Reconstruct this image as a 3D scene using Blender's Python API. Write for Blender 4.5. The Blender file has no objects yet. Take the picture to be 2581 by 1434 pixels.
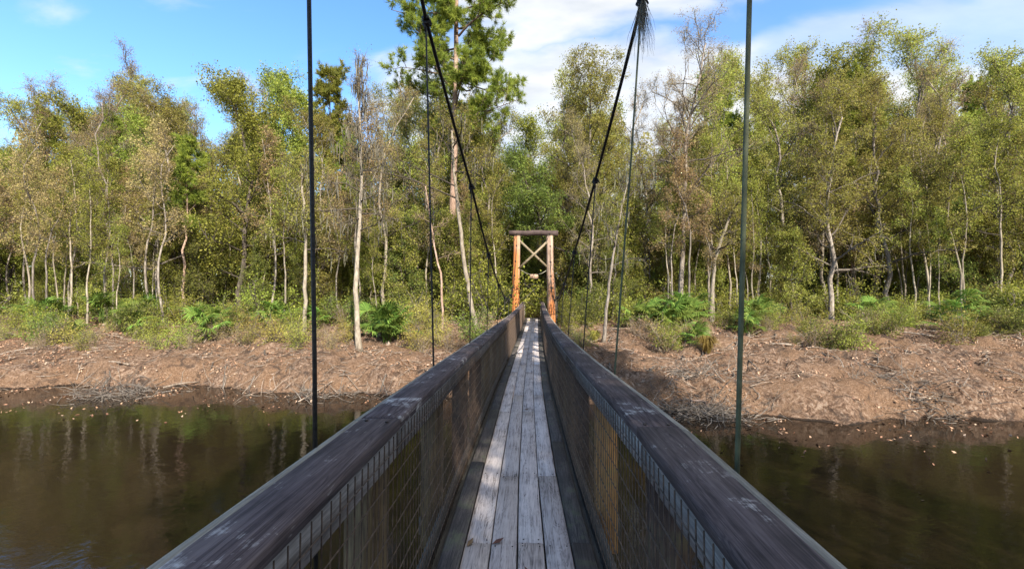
import bpy, math, random
import numpy as np
from mathutils import Vector, Matrix, noise as mnoise

R = math.radians
scene = bpy.context.scene
col = scene.collection

# ------------------------------------------------------------------ camera
F = 1077.0                       # focal length in photo pixels (photo 2581 wide)
CAM = np.array([0.075, 0.0, 1.64])
YAW, PITCH = R(2.63), R(1.22)
cd = bpy.data.cameras.new('camera')
cam = bpy.data.objects.new('camera', cd)
col.objects.link(cam)
cd.sensor_fit = 'HORIZONTAL'
cd.sensor_width = 36.0
cd.lens = 36.0 * F / 2581.0
cd.clip_start, cd.clip_end = 0.05, 2000
cam.location = CAM
cam.rotation_euler = (math.pi / 2 + PITCH, 0, YAW)
scene.camera = cam

# ------------------------------------------------------------------ world: sky with clouds
SUN_EL, SUN_AZ = R(35), math.atan2(0.50, -1.0)       # azimuth from +Y towards +X: behind the camera, to its right
w = bpy.data.worlds.new('World')
scene.world = w
w.use_nodes = True
nt = w.node_tree
nt.nodes.clear()


def N(tree, t, **kw):
    n = tree.nodes.new(t)
    for k, v in kw.items():
        setattr(n, k, v)
    return n


def L(tree, a, b):
    tree.links.new(a, b)


def math_node(tree, op, a, b=None, clamp=False):
    n = N(tree, 'ShaderNodeMath', operation=op, use_clamp=clamp)
    for i, v in enumerate((a, b)):
        if v is None:
            continue
        if isinstance(v, (int, float)):
            n.inputs[i].default_value = v
        else:
            L(tree, v, n.inputs[i])
    return n.outputs[0]


def ramp_node(tree, fac, stops, interp='LINEAR'):
    n = N(tree, 'ShaderNodeValToRGB')
    n.color_ramp.interpolation = interp
    e = n.color_ramp.elements
    while len(e) > 1:
        e.remove(e[0])
    for i, (p, c) in enumerate(stops):
        x = e[0] if i == 0 else e.new(p)
        x.position = p
        x.color = (*c, 1) if len(c) == 3 else c
    if fac is not None:
        L(tree, fac, n.inputs[0])
    return n.outputs[0]


def mix_col(tree, fac, a, b, blend='MIX'):
    n = N(tree, 'ShaderNodeMix', data_type='RGBA', blend_type=blend)
    for sock, v in ((n.inputs[0], fac), (n.inputs[6], a), (n.inputs[7], b)):
        if isinstance(v, (int, float)):
            sock.default_value = v
        elif isinstance(v, tuple):
            sock.default_value = (*v, 1) if len(v) == 3 else v
        else:
            L(tree, v, sock)
    return n.outputs[2]


SKY_STRENGTH = 0.15
sky = N(nt, 'ShaderNodeTexSky')
sky.sky_type = 'NISHITA'
sky.sun_disc = False
sky.sun_elevation = SUN_EL
sky.sun_rotation = SUN_AZ
sky.altitude = 0
sky.air_density = 1.0
sky.dust_density = 0.4
sky.ozone_density = 3.0
tc = N(nt, 'ShaderNodeTexCoord')
sep = N(nt, 'ShaderNodeSeparateXYZ')
L(nt, tc.outputs['Generated'], sep.inputs[0])
zz = math_node(nt, 'MAXIMUM', sep.outputs[2], 0.0)
zz = math_node(nt, 'ADD', zz, 0.22)
u = math_node(nt, 'DIVIDE', sep.outputs[0], zz)
v = math_node(nt, 'DIVIDE', sep.outputs[1], zz)
cmb = N(nt, 'ShaderNodeCombineXYZ')
L(nt, u, cmb.inputs[0]); L(nt, v, cmb.inputs[1])
mp = N(nt, 'ShaderNodeMapping')
mp.inputs['Rotation'].default_value = (0, 0, R(-24))
mp.inputs['Scale'].default_value = (2.2, 4.6, 1)
mp.inputs['Location'].default_value = (3.1, 1.35, 0)
L(nt, cmb.outputs[0], mp.inputs[0])
cn = N(nt, 'ShaderNodeTexNoise')
cn.inputs['Scale'].default_value = 1.0
cn.inputs['Detail'].default_value = 9
cn.inputs['Roughness'].default_value = 0.52
cn.inputs['Distortion'].default_value = 0.35
L(nt, mp.outputs[0], cn.inputs['Vector'])
def sstep(a, b, x):
    n = N(nt, 'ShaderNodeMapRange', interpolation_type='SMOOTHSTEP')
    n.inputs['From Min'].default_value = a
    n.inputs['From Max'].default_value = b
    L(nt, x, n.inputs['Value'])
    return n.outputs[0]


def mul(a, b): return math_node(nt, 'MULTIPLY', a, b)
def plus(a, b): return math_node(nt, 'ADD', a, b)
def inv(a): return math_node(nt, 'SUBTRACT', 1.0, a)


nc = math_node(nt, 'SUBTRACT', cn.outputs[0], 0.5)
# a cloud bank over the middle and right of the sky with a blue rift through it; wisps low on the left
bank_m = sstep(-.24, -.04, plus(u, mul(nc, 0.75)))
rift_c = plus(plus(v, mul(u, .37)), plus(mul(nc, .30), -1.272))
rift = mul(sstep(.105, .02, math_node(nt, 'ABSOLUTE', rift_c)), 0.92)
rift2 = mul(sstep(.42, .60, plus(u, mul(nc, .9))), sstep(1.32, 1.16, plus(v, mul(nc, .8))))
low_m = mul(sstep(1.09, 1.24, plus(v, mul(nc, .5))), sstep(-.66, -.38, plus(u, mul(nc, .8))))
stray = mul(sstep(.56, .74, cn.outputs[0]), .6)
cm = math_node(nt, 'MAXIMUM', mul(mul(bank_m, inv(rift)), inv(mul(rift2, .5))), mul(low_m, .9))
cm = math_node(nt, 'MAXIMUM', cm, stray)
cm = mul(cm, math_node(nt, 'ADD', .93, mul(nc, .7)))
cmask = math_node(nt, 'MULTIPLY', cm, 1.0, True)
cshade = N(nt, 'ShaderNodeTexNoise')
cshade.inputs['Scale'].default_value = 2.2
cshade.inputs['Detail'].default_value = 6
L(nt, mp.outputs[0], cshade.inputs['Vector'])
ccol = ramp_node(nt, cshade.outputs[0], [(0.3, (1.85, 1.98, 2.15)), (0.65, (2.6, 2.62, 2.65))])
hsv = N(nt, 'ShaderNodeHueSaturation')
hsv.inputs['Saturation'].default_value = 1.16
hsv.inputs['Value'].default_value = 0.86
L(nt, sky.outputs[0], hsv.inputs['Color'])
skyc = mix_col(nt, cmask, hsv.outputs[0], ccol)
bg = N(nt, 'ShaderNodeBackground')
bg.inputs['Strength'].default_value = SKY_STRENGTH
L(nt, skyc, bg.inputs[0])
wo = N(nt, 'ShaderNodeOutputWorld')
L(nt, bg.outputs[0], wo.inputs[0])

# ------------------------------------------------------------------ sun
sd = bpy.data.lights.new('sun', 'SUN')
sd.energy = 4.2
sd.angle = R(0.5)
sd.color = (1.0, 0.93, 0.80)
sun = bpy.data.objects.new('sun', sd)
col.objects.link(sun)
S_DIR = Vector((math.sin(SUN_AZ) * math.cos(SUN_EL), math.cos(SUN_AZ) * math.cos(SUN_EL), math.sin(SUN_EL)))
sun.rotation_euler = S_DIR.to_track_quat('Z', 'Y').to_euler()
sun.location = S_DIR * 60

vs = scene.view_settings
scene.display_settings.display_device = 'sRGB'
vs.view_transform = 'Standard'
vs.look = 'None'
vs.exposure = 1.55
vs.gamma = 1.0
vs.use_curve_mapping = False
cy = scene.cycles
cy.max_bounces = 6
cy.diffuse_bounces = 4
cy.glossy_bounces = 3
cy.transmission_bounces = 4
cy.transparent_max_bounces = 8

# ------------------------------------------------------------------ helpers
rs = np.random.RandomState(7)


def P(x, y, d):
    """point seen at photo pixel (x, y), at distance d along the bridge"""
    c = np.array([(x - 1290.5) / F, (717.0 - y) / F, 1.0])
    cyw, syw, cp, sp = math.cos(YAW), math.sin(YAW), math.cos(PITCH), math.sin(PITCH)
    right = np.array([cyw, syw, 0]); fwd0 = np.array([-syw, cyw, 0])
    fwd = fwd0 * cp + np.array([0, 0, sp]); up = -fwd0 * sp + np.array([0, 0, cp])
    r = right * c[0] + up * c[1] + fwd * c[2]
    return CAM + r * (d / r[1])


def tag(o, label=None, cat=None, group=None, kind=None):
    if label: o['label'] = label
    if cat: o['category'] = cat
    if group: o['group'] = group
    if kind: o['kind'] = kind
    return o


def empty(name, loc=(0, 0, 0), parent=None):
    o = bpy.data.objects.new(name, None)
    o.empty_display_size = 0.2
    col.objects.link(o)
    o.location = loc
    if parent: o.parent = parent
    return o


def make_mesh(name, V, faces, mats, tint=None, smooth=False):
    """faces: list of int arrays, each (n, k)"""
    me = bpy.data.meshes.new(name)
    V = np.asarray(V, dtype=np.float32)
    faces = [np.asarray(f, dtype=np.int32) for f in faces if len(f)]
    me.vertices.add(len(V))
    me.vertices.foreach_set('co', V.ravel())
    loops = np.concatenate([f.ravel() for f in faces])
    totals = np.concatenate([np.full(len(f), f.shape[1], dtype=np.int32) for f in faces])
    starts = np.concatenate([[0], np.cumsum(totals)[:-1]]).astype(np.int32)
    me.loops.add(len(loops))
    me.loops.foreach_set('vertex_index', loops)
    me.polygons.add(len(totals))
    me.polygons.foreach_set('loop_start', starts)
    me.polygons.foreach_set('loop_total', totals)
    if smooth:
        me.polygons.foreach_set('use_smooth', np.ones(len(totals), dtype=bool))
    for m in (mats if isinstance(mats, (list, tuple)) else [mats]):
        me.materials.append(m)
    if tint is not None:
        a = me.attributes.new('tint', 'FLOAT', 'FACE')
        a.data.foreach_set('value', np.asarray(tint, dtype=np.float32))
    me.update(calc_edges=True)
    me.validate()
    return me


def link(name, me, parent=None):
    o = bpy.data.objects.new(name, me)
    col.objects.link(o)
    if parent: o.parent = parent
    return o


class MB:
    """collects tubes, boxes and quads into one mesh"""
    def __init__(s):
        s.V = []; s.Q = []; s.T = []; s.n = 0; s.tq = []; s.tt = []

    def add(s, V, quads=None, tris=None, tint=0.5):
        V = np.asarray(V, dtype=np.float32)
        if quads is not None and len(quads):
            s.Q.append(np.asarray(quads) + s.n)
            s.tq.append(np.broadcast_to(tint, (len(quads),)))
        if tris is not None and len(tris):
            s.T.append(np.asarray(tris) + s.n)
            s.tt.append(np.broadcast_to(tint, (len(tris),)))
        s.V.append(V); s.n += len(V)

    def tube(s, pts, rad, k=5, cap=True, tint=0.5):
        pts = np.asarray(pts, dtype=float); n = len(pts)
        rad = np.broadcast_to(np.asarray(rad, dtype=float), (n,))
        t = np.gradient(pts, axis=0)
        t /= np.linalg.norm(t, axis=1)[:, None] + 1e-9
        ref = np.array([1.0, 0, 0]) if abs(t[0][0]) < 0.8 else np.array([0, 1.0, 0])
        a = np.cross(t, ref); a /= np.linalg.norm(a, axis=1)[:, None] + 1e-9
        b = np.cross(t, a)
        th = np.arange(k) * 2 * math.pi / k
        V = pts[:, None] + rad[:, None, None] * (np.cos(th)[None, :, None] * a[:, None] + np.sin(th)[None, :, None] * b[:, None])
        V = V.reshape(-1, 3)
        i = np.arange(n - 1)[:, None] * k; j = np.arange(k)[None]
        j2 = (j + 1) % k
        q = np.stack([i + j, i + j2, i + k + j2, i + k + j], -1).reshape(-1, 4)
        tr = None
        if cap:
            c0 = [[0, x + 1, x] for x in range(1, k - 1)]
            o = (n - 1) * k
            c1 = [[o, o + x, o + x + 1] for x in range(1, k - 1)]
            tr = np.array(c0 + c1)
        s.add(V, q, tr, tint)

    def box(s, c, size, rot=None, tint=0.5):
        h = np.array(size) / 2
        V = np.array([[x, y, z] for x in (-1, 1) for y in (-1, 1) for z in (-1, 1)]) * h
        if rot is not None:
            V = V @ np.array(rot.to_3x3()).T
        V = V + np.array(c)
        s.add(V, [[0, 1, 3, 2], [4, 6, 7, 5], [0, 4, 5, 1], [2, 3, 7, 6], [0, 2, 6, 4], [1, 5, 7, 3]], None, tint)

    def bar(s, a, b, wx, wy, up=(0, 0, 1), tint=0.5):
        """bar with rectangular section from a to b"""
        a = np.array(a, float); b = np.array(b, float)
        d = b - a; d /= np.linalg.norm(d)
        x = np.cross(d, up); x /= np.linalg.norm(x)
        y = np.cross(x, d)
        V = [p + sx * x * wx / 2 + sy * y * wy / 2 for p in (a, b) for sx, sy in ((-1, -1), (1, -1), (1, 1), (-1, 1))]
        s.add(V, [[0, 1, 2, 3], [7, 6, 5, 4], [0, 4, 5, 1], [1, 5, 6, 2], [2, 6, 7, 3], [3, 7, 4, 0]], None, tint)

    def profile(s, prof, path, tint=0.5):
        """closed (x,z) profile swept along a path of (x,y,z) running in +Y, with caps"""
        prof = np.asarray(prof, float); k = len(prof); n = len(path)
        path = np.asarray(path, float)
        V = np.zeros((n, k, 3))
        V[:, :, 0] = path[:, None, 0] + prof[None, :, 0]
        V[:, :, 1] = path[:, None, 1]
        V[:, :, 2] = path[:, None, 2] + prof[None, :, 1]
        i = np.arange(n - 1)[:, None] * k; j = np.arange(k)[None]; j2 = (j + 1) % k
        q = np.stack([i + j, i + k + j, i + k + j2, i + j2], -1).reshape(-1, 4)
        o = (n - 1) * k
        tr = [[0, x, x + 1] for x in range(1, k - 1)] + [[o, o + x + 1, o + x] for x in range(1, k - 1)]
        s.add(V.reshape(-1, 3), q, np.array(tr), tint)

    def mesh(s, name, mat, smooth=False):
        V = np.concatenate(s.V)
        fs, ts = [], []
        if s.Q: fs.append(np.concatenate(s.Q)); ts.append(np.concatenate(s.tq))
        if s.T: fs.append(np.concatenate(s.T)); ts.append(np.concatenate(s.tt))
        return make_mesh(name, V, fs, mat, np.concatenate(ts), smooth)

    def build(s, name, mat, parent=None, smooth=False):
        return link(name, s.mesh(name, mat, smooth), parent)


def rect(w_, h_, ch=0.004):
    a, b = w_ / 2, h_ / 2
    return [(-a, -b + ch), (-a + ch, -b), (a - ch, -b), (a, -b + ch), (a, b - ch), (a - ch, b), (-a + ch, b), (-a, b - ch)]


# ------------------------------------------------------------------ materials
def new_mat(name):
    m = bpy.data.materials.new(name)
    m.use_nodes = True
    t = m.node_tree
    t.nodes.clear()
    out = N(t, 'ShaderNodeOutputMaterial')
    b = N(t, 'ShaderNodeBsdfPrincipled')
    L(t, b.outputs[0], out.inputs[0])
    return m, t, b, out


def noise_tex(t, vec, scale, detail=4, rough=0.5, dist=0.0):
    n = N(t, 'ShaderNodeTexNoise')
    n.inputs['Scale'].default_value = scale
    n.inputs['Detail'].default_value = detail
    n.inputs['Roughness'].default_value = rough
    n.inputs['Distortion'].default_value = dist
    if vec is not None: L(t, vec, n.inputs['Vector'])
    return n.outputs[0]


def wood(name, stops, patch=None, patch_rng=(0.55, 0.75), axis='Y', grain=1.0, rough=0.8, bump=0.5, vary=0.3, extra=None):
    m, t, b, out = new_mat(name)
    tcn = N(t, 'ShaderNodeTexCoord'); oi = N(t, 'ShaderNodeObjectInfo')
    off = N(t, 'ShaderNodeVectorMath', operation='SCALE')
    cx_ = N(t, 'ShaderNodeCombineXYZ')
    for i in range(3): L(t, oi.outputs['Random'], cx_.inputs[i])
    L(t, cx_.outputs[0], off.inputs[0]); off.inputs['Scale'].default_value = 53.0
    add = N(t, 'ShaderNodeVectorMath', operation='ADD')
    L(t, tcn.outputs['Object'], add.inputs[0]); L(t, off.outputs[0], add.inputs[1])
    sc = {'Y': (1, .045, 1), 'Z': (1, 1, .045), 'X': (.045, 1, 1)}[axis]
    mpn = N(t, 'ShaderNodeMapping'); mpn.inputs['Scale'].default_value = sc
    L(t, add.outputs[0], mpn.inputs[0])
    g1 = noise_tex(t, mpn.outputs[0], 42 * grain, 6, 0.6, 1.6)
    g2 = noise_tex(t, mpn.outputs[0], 150 * grain, 3, 0.6, 0.4)
    g3 = noise_tex(t, mpn.outputs[0], 13 * grain, 3, 0.5, 3.0)
    lines = math_node(t, 'ABSOLUTE', math_node(t, 'SINE', math_node(t, 'MULTIPLY', g3, 46.0)))
    big = noise_tex(t, add.outputs[0], 2.6, 6, 0.6, 0.5)
    mid = noise_tex(t, add.outputs[0], 11, 6, 0.65, 0.4)
    s = math_node(t, 'ADD', math_node(t, 'MULTIPLY', g1, 0.50), math_node(t, 'MULTIPLY', g2, 0.18))
    s = math_node(t, 'ADD', s, math_node(t, 'MULTIPLY', big, 0.32))
    s = math_node(t, 'ADD', s, math_node(t, 'MULTIPLY', math_node(t, 'SUBTRACT', lines, 0.64), 0.085))
    c = ramp_node(t, s, stops)
    if patch:
        pm = math_node(t, 'ADD', math_node(t, 'MULTIPLY', big, 0.45), math_node(t, 'MULTIPLY', mid, 0.4))
        pm = math_node(t, 'ADD', pm, math_node(t, 'MULTIPLY', g2, 0.15))
        pf = ramp_node(t, pm, [(patch_rng[0], (0, 0, 0)), (patch_rng[1], (1, 1, 1))])
        c = mix_col(t, pf, c, patch)
    if extra: c = extra(t, c, tcn, mpn)
    hv = N(t, 'ShaderNodeHueSaturation')
    L(t, c, hv.inputs['Color'])
    val = math_node(t, 'MULTIPLY_ADD', oi.outputs['Random'], vary); val.node.inputs[2].default_value = 1 - vary / 2
    L(t, val, hv.inputs['Value'])
    L(t, hv.outputs[0], b.inputs['Base Color'])
    b.inputs['Roughness'].default_value = rough
    b.inputs['Specular IOR Level'].default_value = 0.3
    bm = N(t, 'ShaderNodeBump'); bm.inputs['Strength'].default_value = bump; bm.inputs['Distance'].default_value = 0.004
    hgt = math_node(t, 'ADD', g1, math_node(t, 'MULTIPLY', g2, 0.5))
    L(t, hgt, bm.inputs['Height']); L(t, bm.outputs[0], b.inputs['Normal'])
    return m


M = {}
M['plank'] = wood('weathered_plank', [(.36, (.10, .083, .078)), (.43, (.31, .265, .25)), (.5, (.49, .425, .40)), (.60, (.60, .53, .50))],
                  patch=(.56, .48, .45), patch_rng=(.56, .72), grain=.8, vary=.26, bump=.8)
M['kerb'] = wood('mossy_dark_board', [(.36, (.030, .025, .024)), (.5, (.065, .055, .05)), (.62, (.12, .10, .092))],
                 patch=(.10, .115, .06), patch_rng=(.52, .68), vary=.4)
M['cap'] = wood('dark_handrail_wood', [(.36, (.016, .011, .011)), (.48, (.060, .042, .042)), (.62, (.125, .094, .09))],
                patch=(.36, .325, .30), patch_rng=(.555, .62), vary=.35, grain=.8)
M['railboard'] = wood('grey_rail_board', [(.36, (.10, .082, .068)), (.5, (.25, .21, .18)), (.62, (.37, .32, .28))], patch=(.10, .10, .07), patch_rng=(.58, .7), vary=.4)
M['post_dark'] = wood('dark_post_wood', [(.36, (.022, .013, .012)), (.5, (.058, .036, .028)), (.62, (.10, .066, .045))], axis='Z', vary=.5, patch=(.10, .085, .045), patch_rng=(.55, .68))
M['post_olive'] = wood('olive_post_wood', [(.36, (.05, .030, .016)), (.5, (.12, .080, .040)), (.62, (.19, .135, .065))], axis='Z', vary=.4, patch=(.15, .135, .06), patch_rng=(.55, .68))
M['post_sun_tint'] = wood('sun_tinted_post_wood', [(.36, (.20, .09, .03)), (.5, (.42, .21, .07)), (.62, (.52, .30, .11))], axis='Z', vary=.1, patch=(.24, .22, .08), patch_rng=(.56, .7))  # sunlight falling on a single post, put into its wood colour
M['stringer'] = wood('under_beam_wood', [(.36, (.03, .027, .024)), (.5, (.075, .066, .055)), (.62, (.11, .10, .08))])
M['approach_y'] = wood('tan_outer_rail_wood', [(.36, (.13, .11, .085)), (.5, (.26, .23, .18)), (.62, (.36, .33, .27))], vary=.3)
M['approach'] = wood('pale_approach_wood', [(.36, (.20, .18, .13)), (.5, (.34, .31, .24)), (.62, (.45, .42, .33))], axis='Z', vary=.3)


def orange_streak(t, c, tcn, mpn, amt=0.40, fall=-0.062):
    """rust-orange streak down the camera side of a log"""
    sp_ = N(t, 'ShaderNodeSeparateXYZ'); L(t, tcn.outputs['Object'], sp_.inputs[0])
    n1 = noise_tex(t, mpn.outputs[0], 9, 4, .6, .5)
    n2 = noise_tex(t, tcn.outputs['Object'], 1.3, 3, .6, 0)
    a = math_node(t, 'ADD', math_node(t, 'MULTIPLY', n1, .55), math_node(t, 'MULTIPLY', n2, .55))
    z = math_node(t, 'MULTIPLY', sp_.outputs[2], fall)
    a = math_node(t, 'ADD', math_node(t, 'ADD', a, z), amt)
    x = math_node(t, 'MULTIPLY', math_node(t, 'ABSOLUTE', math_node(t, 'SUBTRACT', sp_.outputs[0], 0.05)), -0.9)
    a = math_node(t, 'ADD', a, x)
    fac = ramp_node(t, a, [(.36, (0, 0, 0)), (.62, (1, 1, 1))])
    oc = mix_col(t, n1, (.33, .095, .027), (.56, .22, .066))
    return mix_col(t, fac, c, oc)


M['tower_log'] = wood('tower_log_wood', [(.36, (.16, .095, .06)), (.5, (.29, .19, .13)), (.62, (.40, .29, .21))], axis='Z', vary=.15, extra=orange_streak, grain=.35)
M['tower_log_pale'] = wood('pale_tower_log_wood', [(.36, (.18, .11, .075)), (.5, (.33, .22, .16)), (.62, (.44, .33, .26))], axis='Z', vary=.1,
                            extra=lambda t, c, a, b_: orange_streak(t, c, a, b_, .31, -0.105), grain=.35)
M['top_log'] = wood('dark_top_log_wood', [(.36, (.022, .014, .013)), (.5, (.058, .038, .034)), (.62, (.10, .07, .06))], axis='X', vary=.1, grain=.35)
M['brace'] = wood('brace_wood', [(.36, (.10, .075, .045)), (.5, (.20, .155, .10)), (.62, (.29, .23, .16))], axis='X', vary=.2, grain=.5)


def simple(name, c1, c2, scale=8, rough=.7, metal=0.0, bump=.3, dist=.01, spec=.4, detail=6):
    m, t, b, out = new_mat(name)
    tcn = N(t, 'ShaderNodeTexCoord')
    n = noise_tex(t, tcn.outputs['Object'], scale, detail, .6, .3)
    L(t, ramp_node(t, n, [(.35, c1), (.65, c2)]), b.inputs['Base Color'])
    b.inputs['Roughness'].default_value = rough
    b.inputs['Metallic'].default_value = metal
    b.inputs['Specular IOR Level'].default_value = spec
    bm = N(t, 'ShaderNodeBump'); bm.inputs['Strength'].default_value = bump; bm.inputs['Distance'].default_value = dist
    L(t, n, bm.inputs['Height']); L(t, bm.outputs[0], b.inputs['Normal'])
    return m


M['wire'] = simple('rusty_wire', (.045, .031, .024), (.15, .10, .07), 25, .6, 0.1)
M['cable'] = simple('dark_steel_cable', (.012, .011, .011), (.03, .028, .027), 60, .55, 0.5, .6, .003)
M['cable_moss'] = simple('mossy_steel_cable', (.05, .055, .03), (.10, .11, .06), 14, .8, 0.1, .6, .003)
M['sign'] = simple('sign_board', (.26, .16, .11), (.36, .24, .17), 10, .8)
M['nail'] = simple('nail_steel', (.03, .025, .022), (.07, .05, .04), 30, .6, .5)


def bark(name, c1, c2, c3, scale=3.0, zs=.25, bump=.8, limb=.65):
    m, t, b, out = new_mat(name)
    tcn = N(t, 'ShaderNodeTexCoord'); oi = N(t, 'ShaderNodeObjectInfo')
    mpn = N(t, 'ShaderNodeMapping'); mpn.inputs['Scale'].default_value = (1, 1, zs)
    L(t, tcn.outputs['Object'], mpn.inputs[0])
    n = noise_tex(t, mpn.outputs[0], scale * 4, 6, .65, .5)
    n2 = noise_tex(t, tcn.outputs['Object'], scale * .5, 4, .6, 0)
    s = math_node(t, 'ADD', math_node(t, 'MULTIPLY', n, .6), math_node(t, 'MULTIPLY', n2, .4))
    c = ramp_node(t, s, [(.36, c1), (.5, c2), (.62, c3)])
    at = N(t, 'ShaderNodeAttribute'); at.attribute_name = 'tint'
    c = mix_col(t, at.outputs['Fac'], mix_col(t, limb, c, (.05, .04, .032)), c)  # limb colour darkened to carry the shade on the branches
    hv = N(t, 'ShaderNodeHueSaturation'); L(t, c, hv.inputs['Color'])
    val = math_node(t, 'MULTIPLY_ADD', oi.outputs['Random'], .5); val.node.inputs[2].default_value = .75
    L(t, val, hv.inputs['Value'])
    L(t, hv.outputs[0], b.inputs['Base Color'])
    b.inputs['Roughness'].default_value = .9
    b.inputs['Specular IOR Level'].default_value = .15
    bm = N(t, 'ShaderNodeBump'); bm.inputs['Strength'].default_value = bump; bm.inputs['Distance'].default_value = .04
    L(t, n, bm.inputs['Height']); L(t, bm.outputs[0], b.inputs['Normal'])
    return m


M['bark_pine'] = bark('pine_bark', (.10, .062, .047), (.30, .20, .15), (.42, .31, .25), 2.4, .4)
M['bark_pale'] = bark('pale_grey_bark', (.11, .088, .068), (.235, .195, .15), (.34, .295, .235), 2.5, .35, .5, limb=.95)
M['bark_grey'] = bark('grey_brown_bark', (.07, .055, .045), (.18, .15, .125), (.30, .26, .22), 3, .25)
M['bark_dark'] = bark('dark_bark', (.025, .02, .017), (.065, .052, .042), (.12, .10, .08), 3, .25)


def leaf(name, stops, trans=.35, objvar=.25, rough=.6):
    m, t, b, out = new_mat(name)
    at = N(t, 'ShaderNodeAttribute'); at.attribute_name = 'tint'
    oi = N(t, 'ShaderNodeObjectInfo')
    c = ramp_node(t, at.outputs['Fac'], stops)
    hv = N(t, 'ShaderNodeHueSaturation'); L(t, c, hv.inputs['Color'])
    val = math_node(t, 'MULTIPLY_ADD', oi.outputs['Random'], objvar * 2); val.node.inputs[2].default_value = 1 - objvar
    L(t, val, hv.inputs['Value'])
    hue = math_node(t, 'MULTIPLY_ADD', oi.outputs['Random'], .05); hue.node.inputs[2].default_value = .475
    L(t, hue, hv.inputs['Hue'])
    L(t, hv.outputs[0], b.inputs['Base Color'])
    b.inputs['Roughness'].default_value = rough
    b.inputs['Specular IOR Level'].default_value = .2
    if trans:
        tr = N(t, 'ShaderNodeBsdfTranslucent'); L(t, hv.outputs[0], tr.inputs[0])
        mx = N(t, 'ShaderNodeMixShader'); mx.inputs[0].default_value = trans
        L(t, b.outputs[0], mx.inputs[1]); L(t, tr.outputs[0], mx.inputs[2]); L(t, mx.outputs[0], out.inputs[0])
    return m


M['needles'] = leaf('pine_needles', [(0, (.085, .11, .024)), (.5, (.20, .235, .036)), (1, (.36, .37, .06))], .45)
M['olive'] = leaf('olive_leaves', [(0, (.17, .145, .035)), (.35, (.29, .275, .06)), (.65, (.35, .335, .072)), (.85, (.27, .32, .05)), (1, (.42, .34, .14))], .45, .2)
M['tan'] = leaf('tan_twig_leaves', [(0, (.24, .17, .07)), (.5, (.38, .28, .125)), (.8, (.43, .32, .16)), (1, (.34, .32, .09))], .45, .2)
M['green'] = leaf('dark_green_leaves', [(0, (.07, .09, .022)), (.5, (.15, .18, .04)), (.85, (.25, .27, .055)), (1, (.34, .33, .075))], .45, .2)
M['midgreen'] = leaf('mid_green_leaves', [(0, (.13, .15, .03)), (.5, (.25, .27, .045)), (.85, (.34, .34, .06)), (1, (.40, .37, .09))], .45, .2)
M['far'] = leaf('far_leaves', [(0, (.18, .17, .06)), (.4, (.32, .29, .10)), (.7, (.40, .34, .14)), (1, (.31, .33, .08))], .5)
M['bright'] = leaf('bright_leaves', [(0, (.12, .17, .025)), (.5, (.24, .29, .04)), (1, (.36, .37, .07))])
M['gold'] = leaf('golden_leaves', [(0, (.17, .14, .03)), (.5, (.34, .28, .06)), (1, (.42, .34, .10))])
M['palm'] = leaf('palmetto_leaf', [(0, (.06, .11, .02)), (.5, (.13, .20, .035)), (1, (.25, .31, .06))], .3, .35)
M['moss'] = leaf('hanging_moss', [(0, (.10, .09, .065)), (1, (.20, .18, .13))], .3)
M['moss_dark'] = leaf('dead_moss', [(0, (.20, .18, .135)), (1, (.46, .42, .34))], .5)
M['litter'] = leaf('fallen_leaves', [(0, (.10, .05, .03)), (.3, (.24, .13, .075)), (.6, (.33, .20, .115)), (.9, (.40, .27, .17)), (1, (.48, .36, .26))], 0)
M['dead'] = bark('dead_wood', (.09, .065, .05), (.22, .17, .13), (.36, .30, .25), 4, .3, limb=0.)


# ------------------------------------------------------------------ terrain
WATER_Z = -2.6


def smooth(a, b, x):
    t = np.clip((x - a) / (b - a), 0, 1)
    return t * t * (3 - 2 * t)


def ground(x, y):
    x = np.asarray(x, float); y = np.asarray(y, float)
    wl = 16.9 - 1.5 * np.tanh(x / 5.0) + .55 * np.sin(x * .33 + 1) + .3 * np.sin(x * .9 + 2) + .16 * np.sin(x * 2.3 + np.sin(x)) + .08 * np.sin(x * 5.1 + 2)     # far waterline
    top = wl + 8.6 + 1.0 * np.sin(x * .21)
    t = np.clip((y - wl) / (top - wl), 0, 1)
    bank = WATER_Z + 2.2 * (0.28 * smooth(0, .07, t) + .72 * (t ** .8))
    bed = WATER_Z - .9 * np.clip((wl - y) / 3.0, 0, 1)
    far = np.where(y < wl, bed, bank)
    far = far + np.clip((y - top) / 60, 0, 3) * .5
    wl = wl + 0 * x
    near_wl = 2.2 + .6 * np.sin(x * .3)
    nt_ = np.clip((near_wl - y) / 6.0, 0, 1)
    near = WATER_Z - .9 * np.clip((y - near_wl) / 3, 0, 1) + 2.3 * nt_
    z = np.where(y < 8, np.maximum(near, bed), far)
    amp = np.clip(np.abs(z - WATER_Z) * .6, 0, 1)
    n = (.10 * np.sin(x * 1.3 + y * .7) * np.sin(y * 1.1 - x * .4) + .06 * np.sin(x * 2.9 + 1.7 * np.sin(y * 1.3)) * np.sin(y * 2.3 + x)
         + .03 * np.sin(x * 6.1 + 2 * np.sin(y * 2)) * np.sin(y * 5.3 + x * 1.7))
    n2 = .22 * np.sin(x * .8 + 1.3 * np.sin(y * .6)) * np.sin(y * .9 + .5 * x)
    return z + (n + n2) * amp


def gz(x, y):
    return float(ground(x, y))


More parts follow.
